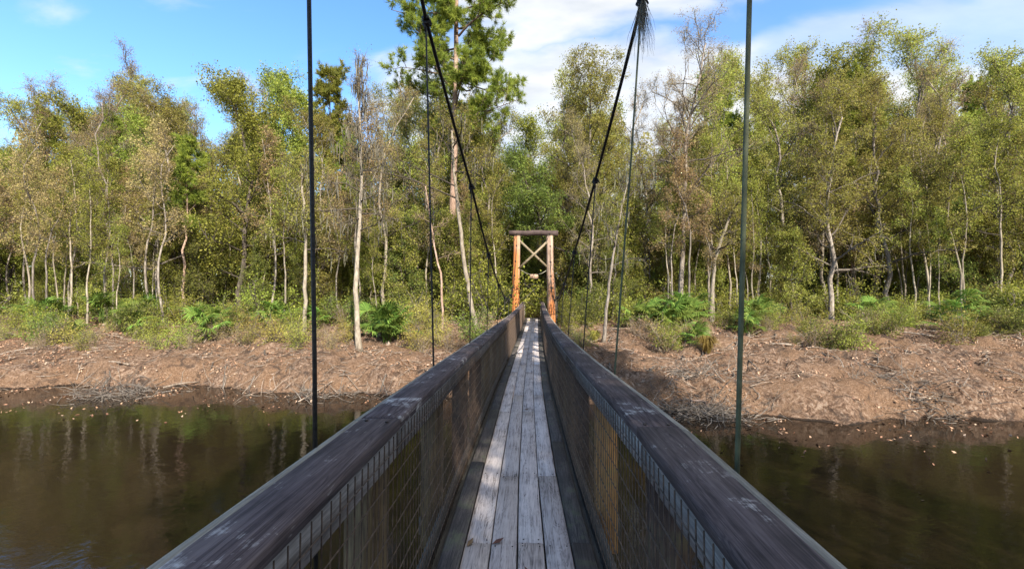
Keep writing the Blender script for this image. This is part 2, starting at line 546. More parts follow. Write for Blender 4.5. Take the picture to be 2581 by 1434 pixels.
def build_terrain():
    xs = np.concatenate([np.arange(-600, -60, 20), np.arange(-60, -22, 1.0), np.arange(-22, 22, .28), np.arange(22, 60, 1.0), np.arange(60, 601, 20)])
    ys = np.concatenate([np.arange(-120, -14, 8), np.arange(-14, 13, .7), np.arange(13, 32, .22), np.arange(32, 70, 1.2), np.arange(70, 140, 8), np.arange(140, 900, 60)])
    X, Y = np.meshgrid(xs, ys)
    Z = ground(X, Y)
    # fine relief: clods and roots
    fine = (np.abs(X) < 22) & (Y > 13) & (Y < 32)
    idx = np.argwhere(fine)
    for i, j in idx[::1]:
        a = min(1.0, abs(Z[i, j] - WATER_Z) * 1.5)
        Z[i, j] += a * (.30 * mnoise.noise((X[i, j] * .9, Y[i, j] * 1.3, 0)) - .34 * abs(mnoise.noise((X[i, j] * 1.7, Y[i, j] * 1.2, 9))) + .13 + .13 * mnoise.noise((X[i, j] * 3.1, Y[i, j] * 3.7, 5)))
    V = np.stack([X, Y, Z], -1).reshape(-1, 3)
    ny, nx = X.shape
    i = np.arange(ny - 1)[:, None] * nx; j = np.arange(nx - 1)[None]
    q = np.stack([i + j, i + j + 1, i + nx + j + 1, i + nx + j], -1).reshape(-1, 4)
    m, t, b, out = new_mat('forest_floor')
    tcn = N(t, 'ShaderNodeTexCoord')
    n1 = noise_tex(t, tcn.outputs['Object'], .55, 6, .6, .4)
    n2 = noise_tex(t, tcn.outputs['Object'], 7, 8, .7, .8)
    mpn = N(t, 'ShaderNodeMapping'); mpn.inputs['Scale'].default_value = (1, 3.2, 2); mpn.inputs['Rotation'].default_value = (0, 0, R(18))
    L(t, tcn.outputs['Object'], mpn.inputs[0])
    n3 = noise_tex(t, mpn.outputs[0], 9, 6, .7, 2.2)
    c1 = ramp_node(t, n2, [(.34, (.06, .036, .026)), (.46, (.18, .108, .070)), (.56, (.34, .225, .155)), (.68, (.50, .385, .295))])
    c2 = ramp_node(t, n3, [(.36, (.055, .030, .021)), (.5, (.24, .138, .080)), (.64, (.42, .29, .20))])
    f = ramp_node(t, n1, [(.42, (0, 0, 0)), (.58, (1, 1, 1))])
    c = mix_col(t, f, c1, c2)
    n4 = noise_tex(t, tcn.outputs['Object'], 1.6, 7, .65, 1.0)
    c = mix_col(t, ramp_node(t, n4, [(.52, (0, 0, 0)), (.64, (.85, .85, .85))]), c, (.07, .05, .04))
    sz_ = N(t, 'ShaderNodeSeparateXYZ'); L(t, tcn.outputs['Object'], sz_.inputs[0])
    wet = math_node(t, 'ADD', sz_.outputs[2], math_node(t, 'MULTIPLY', n4, .5))
    c = mix_col(t, ramp_node(t, math_node(t, 'ADD', wet, 3.3), [(.95, (1, 1, 1)), (1.0, (.0, .0, .0))]), c, (.045, .032, .024))
    L(t, c, b.inputs['Base Color'])
    b.inputs['Roughness'].default_value = .95
    b.inputs['Specular IOR Level'].default_value = .1
    bm = N(t, 'ShaderNodeBump'); bm.inputs['Strength'].default_value = 1; bm.inputs['Distance'].default_value = .12
    L(t, math_node(t, 'ADD', n2, n3), bm.inputs['Height']); L(t, bm.outputs[0], b.inputs['Normal'])
    o = link('ground', make_mesh('ground', V, [q], m, smooth=True))
    tag(o, 'leaf-strewn river bank and forest floor', kind='structure')


build_terrain()


def build_water():
    m, t, b, out = new_mat('river_water')
    tcn = N(t, 'ShaderNodeTexCoord')
    b.inputs['Base Color'].default_value = (.012, .008, .005, 1)
    b.inputs['Roughness'].default_value = .03
    b.inputs['IOR'].default_value = 1.333
    b.inputs['Specular IOR Level'].default_value = .45
    n = math_node(t, 'ADD', noise_tex(t, tcn.outputs['Object'], 1.4, 3, .5, .3), math_node(t, 'MULTIPLY', noise_tex(t, tcn.outputs['Object'], 7, 3, .6, .5), .22))
    bm = N(t, 'ShaderNodeBump'); bm.inputs['Strength'].default_value = .09; bm.inputs['Distance'].default_value = .1
    L(t, n, bm.inputs['Height']); L(t, bm.outputs[0], b.inputs['Normal'])
    V = [(-600, -8, WATER_Z), (600, -8, WATER_Z), (600, 26, WATER_Z), (-600, 26, WATER_Z)]
    tag(link('river', make_mesh('river', V, [[[0, 1, 2, 3]]], m)), 'still dark river below the footbridge', kind='structure')


build_water()

# ------------------------------------------------------------------ the suspension footbridge
SAG = .2


def zd(y):
    y = np.asarray(y, float)
    return np.where((y > 2) & (y < 28), -SAG * (1 - ((y - 15) / 13.) ** 2), 0.0)


def cx(y):
    return np.interp(y, [0, 2, 4, 8, 14, 19, 27, 32], [0, 0, -.045, -.075, -.04, .02, .13, .17])


bridge = empty('suspension_footbridge', (0, 14, 0))
bridge.location = (0, 0, 0)
tag(bridge, 'narrow wooden suspension footbridge with plank deck, dark handrails and wire mesh sides', 'footbridge')


def path(x, z, y0, y1, step=.6):
    n = max(2, int((y1 - y0) / step) + 1)
    ys = np.linspace(y0, y1, n)
    return np.stack([x + cx(ys), ys, z + zd(ys)], 1)


Y0, Y1 = -1.6, 29.0
PW = .176
rr = random.Random(3)
joint = {0: 2.88, 1: 4.01, 2: 2.90, 3: 4.03}
nails = MB()
for row in range(4):
    xc = (row - 1.5) * PW
    cuts = [Y0]
    y = joint[row] - 3.5 * 2
    while y < Y1 - .4:
        if y > Y0 + .3: cuts.append(y)
        y += 3.5
    cuts.append(Y1)
    for a, b_ in zip(cuts[:-1], cuts[1:]):
        wd = PW - .007 - rr.random() * .004
        mb = MB()
        pr = rect(wd, .036, .004)
        mb.profile(pr, path(xc + rr.uniform(-.002, .002), -.018 + rr.uniform(-.003, .003), a + .003, b_ - .003 - rr.random() * .004))
        mb.build('plank', M['plank'], bridge)
        for yy in np.arange(a + .04, b_, 1.15).tolist() + [b_ - .04]:
            for dx in (-.055, .055):
                px, pz = xc + dx + rr.uniform(-.008, .008) + float(cx(yy)), float(zd(yy)) + .001
                nails.tube([(px, yy, pz), (px, yy, pz + .002)], .006, 6)
tag(nails.build('nail_heads', M['nail'], bridge), kind='stuff')

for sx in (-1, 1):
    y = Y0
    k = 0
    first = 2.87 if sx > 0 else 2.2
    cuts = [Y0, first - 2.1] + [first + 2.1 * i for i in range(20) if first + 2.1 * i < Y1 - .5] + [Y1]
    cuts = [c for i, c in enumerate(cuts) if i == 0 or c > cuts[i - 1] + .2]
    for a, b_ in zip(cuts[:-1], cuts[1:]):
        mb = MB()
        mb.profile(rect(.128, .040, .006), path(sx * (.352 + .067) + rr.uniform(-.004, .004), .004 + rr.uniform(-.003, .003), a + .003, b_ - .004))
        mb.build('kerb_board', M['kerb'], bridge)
    mb = MB(); mb.profile(rect(.066, .05, .004), path(sx * .518, -.048, Y0, Y1)); mb.build('rail_board', M['stringer'], bridge)  # added dark filler strip, gives the gap beside the kerb its darkness
    # stringers under the deck
    mb = MB(); mb.profile(rect(.07, .20, .006), path(sx * .42, -.15, Y0, Y1)); mb.build('stringer', M['stringer'], bridge)
mb = MB(); mb.profile(rect(.07, .20, .006), path(0, -.15, Y0, Y1)); mb.build('stringer', M['stringer'], bridge)

HX = .725                                    # hanger line, half width
HANG_Y = [1.6 + 2.15 * i for i in range(-1, 13) if 1.6 + 2.15 * i < 27]
beam_mesh = None
for y in HANG_Y:
    mb = MB()
    c = (float(cx(y)), y, float(zd(y)) - .315)
    mb.box(c, (1.72, .14, .13))
    mb.build('floor_beam', M['stringer'], bridge)

RAIL_Z = 1.07
CAPW, CAPT = .185, .052
CAPX = (.525 + .71) / 2
capnails = MB()
POST_Y = [.5 + 1.4 * i for i in range(-1, 21)]
for sx in (-1, 1):
    first = 1.95 if sx < 0 else 1.87
    cuts = [Y0, first] + [first + 3.5 * i for i in range(1, 9) if first + 3.5 * i < Y1 - .5] + [Y1 + 1.5]
    for i, (a, b_) in enumerate(zip(cuts[:-1], cuts[1:])):
        mb = MB()
        dz = rr.uniform(-.004, .004)
        mb.profile(rect(CAPW, CAPT, .008), path(sx * CAPX + rr.uniform(-.004, .004), RAIL_Z - CAPT / 2 + dz, a + .004, b_ - .008))
        mb.build('handrail_board', M['cap'], bridge)
        mb = MB()
        mb.profile(rect(.038, .125, .004), path(sx * .565, RAIL_Z - CAPT - .068, a + .004, b_ - .004))
        mb.build('rail_board', M['railboard'], bridge)
        mb = MB()
        mb.profile(rect(.038, .09, .004), path(sx * .565, .02, a + .004, b_ - .004))
        mb.build('rail_board', M['stringer'], bridge)
        mb = MB()
        mb.profile(rect(.036, .14, .004), path(sx * .732, RAIL_Z - .085, a + .004, b_ - .004))
        mb.build('rail_board', M['approach_y'], bridge)
    # posts stand outside the mesh
    for i, y in enumerate(POST_Y):
        if y > Y1: continue
        mb = MB()
        c = (sx * .665 + float(cx(y)), y, float(zd(y)) + (RAIL_Z - CAPT - .25) / 2 - .0)
        hgt = RAIL_Z - CAPT + .25
        V = MB()
        mb.profile(rect(.150, hgt - .004, .006), [(c[0], y - .06, c[2] + 0.0), (c[0], y + .06, c[2] + 0.0)])
        if sx > 0 and i == 3: mat, lab = M['post_sun_tint'], 'orange-brown post with sunlight painted into its colour'
        else:
            mat, lab = (M['post_olive'], None) if rr.random() < .3 else (M['post_dark'], None)
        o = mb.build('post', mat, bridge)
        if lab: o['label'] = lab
        if y < 12:
            for dx in (-.05, .05):
                q = (sx * CAPX + float(cx(y)) + dx, y + rr.uniform(-.02, .02), float(zd(y)) + RAIL_Z + .003)
                capnails.tube([(q[0], q[1], q[2] - .004), (q[0], q[1], q[2] + .001)], .008, 7)
    # welded wire mesh, one sheet per bay
    pys = [Y0] + [y for y in POST_Y if y > Y0 + .3 and y < Y1] + [Y1]
    MX = .528
    for a, b_ in zip(pys[:-1], pys[1:]):
        mb = MB()
        ys = np.arange(math.ceil(a / .058) * .058, b_, .058)
        for y in ys:
            z0, x0 = float(zd(y)), sx * MX + float(cx(y))
            k = rr.uniform(-.002, .002)
            mb.tube([(x0, y, z0 - .02), (x0 + .004 * sx, y + k, z0 + .5), (x0, y + k, z0 + RAIL_Z - CAPT - .002)],   .0026 if y < 5 else .0016, 4, cap=False, tint=.5)
        for zz_ in np.arange(.06, RAIL_Z - CAPT, .112):
            p = path(sx * (MX - .0042), zz_, a, b_, .35)
            p[1:-1, 2] += [rr.uniform(-.004, .004) for _ in range(len(p) - 2)]
            mb.tube(p, .0030 if b_ < 8 else .0022, 4, cap=False)
        o = mb.build('wire_mesh', M['wire'], bridge)
        o['kind'] = 'stuff'

tag(capnails.build('nail_heads', M['nail'], bridge), kind='stuff')

# main cables and hangers
LX = ([-1.5, 1.6, 3.75, 5.9, 8.05, 10.2, 12.35, 14.5, 20, 27.0], [-.86, -.845, -.872, -.765, -.74, -.71, -.70, -.70, -.76, -.85])
RX = ([-1.5, 1.5, 3.75, 5.9, 8.05, 10.2, 12.35, 14.5, 20, 27.0], [1.08, .93, 1.02, .935, .867, .842, .83, .84, .98, 1.23])
ZMIN = 1.42


def zc(y):
    y = np.asarray(y, float)
    return np.where(y < 14.5, ZMIN + .0232 * (y - 14.5) ** 2, ZMIN + (5.55 - ZMIN) * ((y - 14.5) / 12.5) ** 2)


for sx, tab in ((-1, LX), (1, RX)):
    mb = MB()
    nodes = np.concatenate([np.array([-1.5]), np.array([y for y in HANG_Y if y > 0]), np.array([27.0])])
    pts = []
    for a, b_ in zip(nodes[:-1], nodes[1:]):
        for s in np.linspace(0, 1, 5)[:-1]:
            y = a + (b_ - a) * s
            z = float(zc(a)) + (float(zc(b_)) - float(zc(a))) * s - .02 * math.sin(math.pi * s)
            pts.append((float(np.interp(y, *tab)), y, z))
    pts.append((float(np.interp(27, *tab)), 27.0, float(zc(27.0))))
    pts.append((float(np.interp(27, *tab)) * 1.02, 28.2, float(zc(27.0)) - .35))
    pts.append((float(np.interp(27, *tab)) * 1.15, 36, gz(1, 36) - .2))
    mb.tube(pts, .0175, 8)
    mb.build('main_cable', M['cable'], bridge, True)
    for i, y in enumerate(HANG_Y):
        if y < 0: continue
        if sx > 0: y = y - .1
        tx, tz = float(np.interp(y, *tab)), float(zc(y))
        bx, bz = sx * HX + float(cx(y)), float(zd(y)) - .26
        hp = [(tx, y, tz - .03), (tx * .7 + bx * .3 + rr.uniform(-.006, .006), y, tz * .7 + bz * .3), (tx * .3 + bx * .7 + rr.uniform(-.008, .008), y + .01, tz * .3 + bz * .7), (bx, y, bz)]
        mb = MB()
        near_r = {0: .0085, 1: .0085}.get(i - 1, .008)
        mb.tube(hp, near_r, 7)
        mossy = (sx > 0 and y < 5)
        h = mb.build('hanger', M['cable_moss'] if mossy else M['cable'], bridge, True)
        if mossy: h['label'] = 'grey-green mossy hanger'
        # a knotted clamp: wraps of cable round the main cable, and a loose tail
        mb = MB()
        sl = np.array([0, 1, -.5 if y < 14 else .5]); sl = sl / np.linalg.norm(sl)
        for q in range(3):
            cpt = np.array([tx, y, tz]) + sl * (q - 1) * .028
            th = np.linspace(0, 2 * math.pi * 1.08, 12)
            e1 = np.array([1.0, 0, 0]); e2 = np.cross(sl, e1)
            ring = cpt + (.026 + .004 * q) * (np.cos(th)[:, None] * e1 + np.sin(th)[:, None] * e2) + sl * (th[:, None] * .003)
            mb.tube(ring, .0105, 6)
        mb.tube([(tx - .016, y, tz - .01), (tx - .010, y, tz - .05), (tx - .002, y, tz - .11)], [.012, .016, .010], 6)
        mb.tube([(tx + .018, y, tz + .01), (tx + .038, y - .01, tz - .012), (tx + .052, y - .02, tz - .05)], [.011, .010, .007], 6)
        mb.box((tx + .005, y, tz - .035), (.05, .035, .028))
        mb.build('cable_clamp', M['cable'], h, True)

# log towers: the far one is seen, its twin stands behind the camera
def log(mb, a, b_, r0, r1, k=14, n=7, wob=.012):
    a, b_ = np.array(a, float), np.array(b_, float)
    t = np.linspace(0, 1, n)[:, None]
    p = a + (b_ - a) * t
    p[1:-1] += rs.normal(0, wob, (n - 2, 3))
    r = r0 + (r1 - r0) * t[:, 0]
    mb.tube(p, r, k)


tower = empty('tower', (0, 0, 0), bridge)
TY = 27.0
for (xb, xt) in ((-.985, -.845), (1.325, 1.225)):
    mb = MB()
    zb = gz(xb, TY) - .4
    log(mb, (0, 0, 0), (xt - xb, 0, 5.27 - zb), .265, .205)
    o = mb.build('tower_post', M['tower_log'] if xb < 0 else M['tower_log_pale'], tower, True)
    o['label'] = 'orange-streaked post' if xb < 0 else 'pale post with orange foot'
    o.location = (xb, TY, zb)
    mb = MB()
    log(mb, (xt, TY, 5.272), (xt, TY, 5.30), .22, .22, n=3, wob=0)
    mb.build('post_cap', M['brace'], tower)
mb = MB()
log(mb, (0, 0, 0), (3.10, 0, -.02), .165, .18, n=9, wob=.010)
o = mb.build('top_beam', M['top_log'], tower, True)
o.location = (-1.36, TY, 5.47)
for (xa, za, xb, zb, yy) in ((-.68, 4.98, 1.12, 3.25, TY - .05), (1.10, 4.93, -.70, 3.25, TY - .13)):
    mb = MB()
    mb.bar((xa, yy, za), (xb, yy, zb), .06, .13, up=(0, 0, 1))
    mb.build('brace', M['brace'], tower)

# pale approach railing past the tower
for sx in (-1, 1):
    for k, y in enumerate((28.0, 29.2, 30.4)):
        mb = MB()
        mb.profile(rect(.1, 1.5, .008), [(sx * .60 + .15, y - .05, .32), (sx * .60 + .15, y + .05, .32)])
        mb.build('post', M['approach'], bridge)
    for z in (.25, .45, .65, .85):
        mb = MB()
        mb.profile(rect(.03, .12, .004), path(sx * .535, z, 27.6, 30.6)); mb.build('rail_board', M['approach'], bridge)

# sign hung on ropes between the tower posts
sign = empty('hanging_sign', (0, 0, 0))
tag(sign, 'small pale wooden sign board hung on ropes between the tower posts', 'sign')
sp_ = P(1346, 697, TY - .02)
mb = MB()
ol = []
for k in range(20):                                     # board with scalloped upper and lower edge
    a = 2 * math.pi * k / 20
    r_ = 1 + .06 * math.cos(4 * a)
    ol.append((math.copysign(abs(math.cos(a)) ** .3, math.cos(a)) * .25 * r_, math.copysign(abs(math.sin(a)) ** .3, math.sin(a)) * .14 * r_))
Vf = [(x, -.018, z) for x, z in ol] + [(x, .018, z) for x, z in ol]
n_ = len(ol)
mb.add(Vf, [[i, (i + 1) % n_, n_ + (i + 1) % n_, n_ + i] for i in range(n_)],
       [[0, i + 1, i] for i in range(1, n_ - 1)] + [[n_, n_ + i, n_ + i + 1] for i in range(1, n_ - 1)])
o = mb.build('board', M['sign'], sign); o.location = sp_
for (xa, ya), dx in (((1312, 680), -.2), ((1377, 682), .2)):
    a = P(xa, ya, TY - .05); b_ = sp_ + np.array([dx, 0, .12])
    mb = MB(); mb.tube([a, (a + b_) / 2 - np.array([0, 0, .05]), b_], .014, 6); mb.build('rope', M['approach'], sign)

# dark log railing on the bank beside the tower
fence = empty('log_railing', (0, 0, 0))
tag(fence, 'low dark log railing on the bank just right of the orange tower post', 'railing')
for z in (790, 806):
    a, b_ = P(1402, z - 2, 28), P(1470, z + 6, 27.0)
    mb = MB(); log(mb, a, b_, .085, .07, 8, 5); mb.build('rail', M['top_log'], fence)
for x in (1420, 1466):
    a = P(x, 780, 27.6 if x < 1440 else 27.05)
    mb = MB(); log(mb, (a[0], a[1] + .12, gz(a[0], a[1]) - .3), (a[0], a[1] + .12, a[2]), .10, .09, 8, 4); mb.build('post', M['top_log'], fence)


# ------------------------------------------------------------------ trees
def nrm(v):
    return v / (np.linalg.norm(v) + 1e-9)


def grow(rng, start, d, length, nseg, wig, lift=0.0):
    p = np.array(start, float); d = nrm(np.array(d, float))
    pts = [p]
    for _ in range(nseg):
        d = nrm(d + rng.normal(0, wig, 3) + np.array([0, 0, lift]))
        p = p + d * length / nseg
        pts.append(p)
    return np.array(pts)


def leaf_quads(rng, pts, size, up=.3, asp=.55):
    n = len(pts)
    nn = rng.normal(0, 1, (n, 3)); nn[:, 2] = np.abs(nn[:, 2]) + up
    nn /= np.linalg.norm(nn, axis=1)[:, None]
    a = np.cross(nn, rng.normal(0, 1, (n, 3))); a /= np.linalg.norm(a, axis=1)[:, None] + 1e-9
    b = np.cross(nn, a)
    sz = size * rng.uniform(.6, 1.35, n)[:, None]
    V = np.stack([pts - a * sz * .5, pts + b * sz * .5 * asp, pts + a * sz * .5, pts - b * sz * .5 * asp], 1).reshape(-1, 3)
    return V, np.arange(n * 4).reshape(n, 4)


def needle_tris(rng, C, D, m, ln, wd):
    n = len(C)
    d = D[:, None] * .75 + rng.normal(0, .62, (n, m, 3)); d[:, :, 2] += .12
    d /= np.linalg.norm(d, axis=2)[:, :, None] + 1e-9
    s = np.cross(d, rng.normal(0, 1, (n, m, 3))); s /= np.linalg.norm(s, axis=2)[:, :, None] + 1e-9
    base = C[:, None] + rng.normal(0, .05, (n, m, 3))
    l_ = ln * rng.uniform(.7, 1.2, (n, m))[:, :, None]
    V = np.stack([base - s * wd / 2, base + s * wd / 2, base + d * l_], 2).reshape(-1, 3)
    return V, np.arange(n * m * 3).reshape(-1, 3)


def moss_strips(rng, C, l0, l1, wd):
    """hanging strands: two-segment ribbons with waving edges"""
    n = len(C)
    a = rng.uniform(0, math.pi, n); s = np.stack([np.cos(a), np.sin(a), 0 * a], 1)
    ln = rng.uniform(l0, l1, n)
    rows = []
    for k, (f, wf) in enumerate(((0, .5), (.35, 1), (.7, .7), (1, .05))):
        c = C + np.stack([rng.normal(0, .03, n), rng.normal(0, .03, n), -ln * f], 1)
        rows += [c - s * wd * wf, c + s * wd * wf]
    V = np.stack(rows, 1).reshape(-1, 3)
    b = np.arange(n)[:, None] * 8
    q = np.concatenate([b + np.array([[0, 1, 3, 2]]), b + np.array([[2, 3, 5, 4]]), b + np.array([[4, 5, 7, 6]])])
    return V, q


def spline(pts, n):
    pts = np.array(pts, float)
    t = np.concatenate([[0], np.cumsum(np.linalg.norm(np.diff(pts, axis=0), axis=1))])
    s = np.linspace(0, t[-1], n)
    out = np.stack([np.interp(s, t, pts[:, k]) for k in range(3)], 1)
    for _ in range(2):
        out[1:-1] = (out[:-2] + 2 * out[1:-1] + out[2:]) / 4
    return out


def make_tree(seed, trunk_pts, r0, r1, limbs, mats, leaf_spec, nseg=16, wob=.05, k=8, moss=0, extra_limbs=()):
    """trunk path + limbs -> (trunk mesh, crown mesh, moss mesh or None).
    limbs: dict(n, t0, t1, l0, l1, e0, e1, lift, n2, l2, n3, l3, wig)"""
    rng = np.random.RandomState(seed)
    T = spline(trunk_pts, nseg + 1)
    T[1:-1] += rng.normal(0, wob, (nseg - 1, 3)) * np.array([1, 1, 0])
    tt = np.linspace(0, 1, nseg + 1)
    rad = r0 + (r1 - r0) * tt ** .9
    rad[0] *= 1.45; rad[1] *= 1.1
    W = MB(); W.tube(T, rad, k, tint=1.)
    tips, dirs, mosspts = [], [], []
    Lb = limbs
    jobs = []
    for i in range(Lb['n']):
        f = (i + rng.uniform(0, .9)) / Lb['n']
        t = Lb['t0'] + (Lb['t1'] - Lb['t0']) * f
        p = np.array([np.interp(t, tt, T[:, q]) for q in range(3)])
        az = i * 2.4 + rng.uniform(-.6, .6)
        el = R(Lb['e0'] + (Lb['e1'] - Lb['e0']) * f + rng.uniform(-14, 14))
        d = np.array([math.cos(az) * math.cos(el), math.sin(az) * math.cos(el), math.sin(el)])
        ln = (Lb['l0'] + (Lb['l1'] - Lb['l0']) * f) * rng.uniform(.65, 1.25)
        rb = max(.014, min(np.interp(t, tt, rad) * .62, ln * .022))
        jobs.append((grow(rng, p, d, ln, 7, Lb['wig'], Lb['lift']), rb))
    for pts, rb in extra_limbs:
        jobs.append((spline(pts, 8), rb))
    for B, rb in jobs:
        W.tube(B, np.linspace(rb, max(.010, rb * .22), len(B)), 5, cap=False, tint=0.)
        ln = np.linalg.norm(B[-1] - B[0])
        mosspts.append(B[2:])
        for j in range(Lb['n2']):
            s = rng.uniform(Lb.get('s2', .25), 1.0)
            q = s * (len(B) - 1); a = int(min(q, len(B) - 2))
            p = B[a] + (B[a + 1] - B[a]) * (q - a)
            bd = nrm(B[a + 1] - B[a])
            d = nrm(bd * .7 + rng.normal(0, .75, 3) + np.array([0, 0, Lb.get('up2', .1)]))
            l2 = Lb['l2'] * ln * rng.uniform(.6, 1.3) * (1.15 - .5 * s)
            r2 = max(.008, rb * .38)
            C = grow(rng, p, d, l2, 4, Lb['wig'] * 1.2, Lb['lift'] * .6)
            W.tube(C, np.linspace(r2, .006, len(C)), 4, cap=False, tint=.15)
            mosspts.append(C[1:])
            for _ in range(Lb['n3']):
                s3 = rng.uniform(.3, 1.0); q = s3 * (len(C) - 1); a3 = int(min(q, len(C) - 2))
                p3 = C[a3] + (C[a3 + 1] - C[a3]) * (q - a3)
                d3 = nrm(nrm(C[a3 + 1] - C[a3]) * .6 + rng.normal(0, .8, 3) + np.array([0, 0, .15]))
                E = grow(rng, p3, d3, Lb['l3'] * rng.uniform(.6, 1.3), 2, .25, .05)
                W.tube(E, [.008, .006, .003], 3, cap=False, tint=.3)
                tips.append(E[-1]); dirs.append(nrm(E[-1] - E[0]))
                tips.append(E[1]); dirs.append(nrm(E[-1] - E[0]))
    tips = np.array(tips); dirs = np.array(dirs)
    trunk = W.mesh('trunk', mats[0], True)
    kind = leaf_spec['kind']
    if kind == 'needle':
        sel = rng.permutation(len(tips))[:leaf_spec.get('max', 99999)]
        V, f = needle_tris(rng, tips[sel], dirs[sel], leaf_spec['m'], leaf_spec['len'], leaf_spec['w'])
        base = np.repeat(rng.uniform(0, .75, len(sel)), leaf_spec['m'])
        tint = np.clip(base + rng.uniform(0, .3, len(f)), 0, 1)
    else:
        m = leaf_spec['m']
        pts = np.repeat(tips, m, 0) + rng.normal(0, leaf_spec['s'], (len(tips) * m, 3))
        base = np.repeat(rng.uniform(0, .7, len(tips)), m)
        V, f = leaf_quads(rng, pts, leaf_spec['size'], leaf_spec.get('up', .3), leaf_spec.get('asp', .55))
        tint = np.clip(base + rng.uniform(0, .35, len(f)), 0, 1)
    crown = make_mesh('crown', V, [f], mats[1], tint)
    mossm = None
    if moss:
        mp_ = np.concatenate(mosspts)
        c = mp_[rng.randint(0, len(mp_), moss)] + rng.normal(0, .06, (moss, 3))
        V, f = moss_strips(rng, c, .25, 1.1, .028)
        mossm = make_mesh('hanging_moss', V, [f], M['moss'], rng.uniform(0, 1, len(f)))
    return trunk, crown, mossm


def place_tree(name, meshes, loc, rz=0, s=1.0, label=None, cat='tree', group=None, sz=None):
    r = empty(name, loc)
    r.rotation_euler = (0, 0, rz)
    r.scale = (s, s, sz if sz else s)
    tag(r, label, cat, group)
    for nm, me in zip(('trunk', 'crown', 'hanging_moss'), meshes):
        if me is not None:
            o = link(nm, me, r)
            if nm == 'hanging_moss': o['kind'] = 'stuff'
    return r


def rel(pts_px, d):
    """photo pixels (x, y[, depth offset]) -> trunk path relative to its base on the ground"""
    W_ = [P(p[0], p[1], d + (p[2] if len(p) > 2 else 0)) for p in pts_px]
    base = W_[0].copy()
    g = gz(base[0], base[1])
    out = [w_ - np.array([base[0], base[1], g]) for w_ in W_]
    out[0][2] = -.25
    return (base[0], base[1], g), out


# --- hero pine
loc, pth = rel([(1131, 800), (1139, 600), (1144, 450), (1147, 300), (1148, 180), (1150, 60), (1154, -60), (1156, -150)], 34)
def lim(pxs, d=34): return [P(p[0], p[1], d + (p[2] if len(p) > 2 else 0)) - np.array(loc) for p in pxs]
ex = [(lim([(1150, 42), (1100, 30, -1), (1030, 40, -2), (985, 25, -2)]), .09), (lim([(1156, 92), (1190, 50, -1), (1240, 22, -1), (1280, 0, -2)]), .10),
      (lim([(1150, 210), (1190, 245, -1), (1195, 190, -2), (1240, 150, -2)]), .08), (lim([(1150, 200), (1210, 225, 1), (1270, 240, 1), (1305, 200, 1)]), .08),
      (lim([(1148, 190), (1110, 190, -1), (1060, 175, -2), (1010, 170, -2)]), .08), (lim([(1146, 250), (1090, 250, 1), (1030, 220, 1)]), .07),
      (lim([(1152, 130), (1195, 110, 2), (1260, 105, 2)]), .07), (lim([(1148, 270), (1200, 290, -1), (1260, 270, -2), (1310, 250, -2)]), .07)]
pine = make_tree(11, pth, .33, .14, dict(n=22, t0=.50, t1=1.0, l0=4.0, l1=3.6, e0=5, e1=40, lift=.05, n2=10, l2=.42, n3=8, l3=.6, wig=.14, s2=.35, up2=.25),
                 (M['bark_pine'], M['needles']), dict(kind='needle', m=32, len=.38, w=.038), nseg=20, wob=.03, k=10, extra_limbs=ex)
place_tree('pine_tree', pine, loc, 0, 1, 'tall pine with orange-brown trunk and tufted green crown reaching past the picture top')

# --- pale leaning hardwood in front of the pine
loc, pth = rel([(1206, 850), (1190, 780), (1172, 690), (1163, 600), (1158, 540), (1150, 480), (1143, 420), (1141, 370), (1138, 330)], 25.5)
def lim(pxs, d=25.5): return [P(p[0], p[1], d + (p[2] if len(p) > 2 else 0)) - np.array(loc) for p in pxs]
ex = [(lim([(1150, 500), (1100, 478, -.5), (1040, 452, -1), (980, 434, -1.2), (915, 430, -1.4), (870, 418, -1.4)]), .055),
      (lim([(1148, 470), (1090, 440, .5), (1035, 420, .8), (1000, 395, 1), (960, 380, 1.2), (920, 372, 1.2)]), .05),
      (lim([(1146, 440), (1165, 412, -.5), (1200, 405, -.8), (1225, 402, -.9), (1250, 375, -1)]), .05),
      (lim([(1142, 400), (1134, 366, 0), (1150, 345, 0), (1160, 310, .3)]), .045)]
palehw = make_tree(12, pth, .155, .075, dict(n=8, t0=.72, t1=1.0, l0=3.0, l1=2.2, e0=10, e1=55, lift=.06, n2=7, l2=.45, n3=6, l3=.5, wig=.2),
                   (M['bark_pale'], M['olive']), dict(kind='quad', m=5, s=.17, size=.105), nseg=16, wob=.02, extra_limbs=ex, moss=160)
place_tree('hardwood_tree', palehw, loc, 0, 1, 'pale smooth-barked tree leaning in front of the pine with dark arching side branches')

# --- pale cypress with bare spire on the left bank
loc, pth = rel([(907, 925), (898, 820), (896, 720), (903, 600), (911, 480), (910, 380), (906, 280), (902, 160)], 21.4)
cyp = make_tree(13, pth, .15, .03, dict(n=30, t0=.42, t1=.98, l0=2.2, l1=.8, e0=5, e1=45, lift=.03, n2=6, l2=.42, n3=5, l3=.42, wig=.18),
                (M['bark_pale'], M['tan']), dict(kind='quad', m=2, s=.12, size=.06), nseg=18, wob=.025, moss=420)
place_tree('cypress_tree', cyp, loc, 0, 1, 'slim pale tree with bare mossy spire standing low on the bank left of the cables')

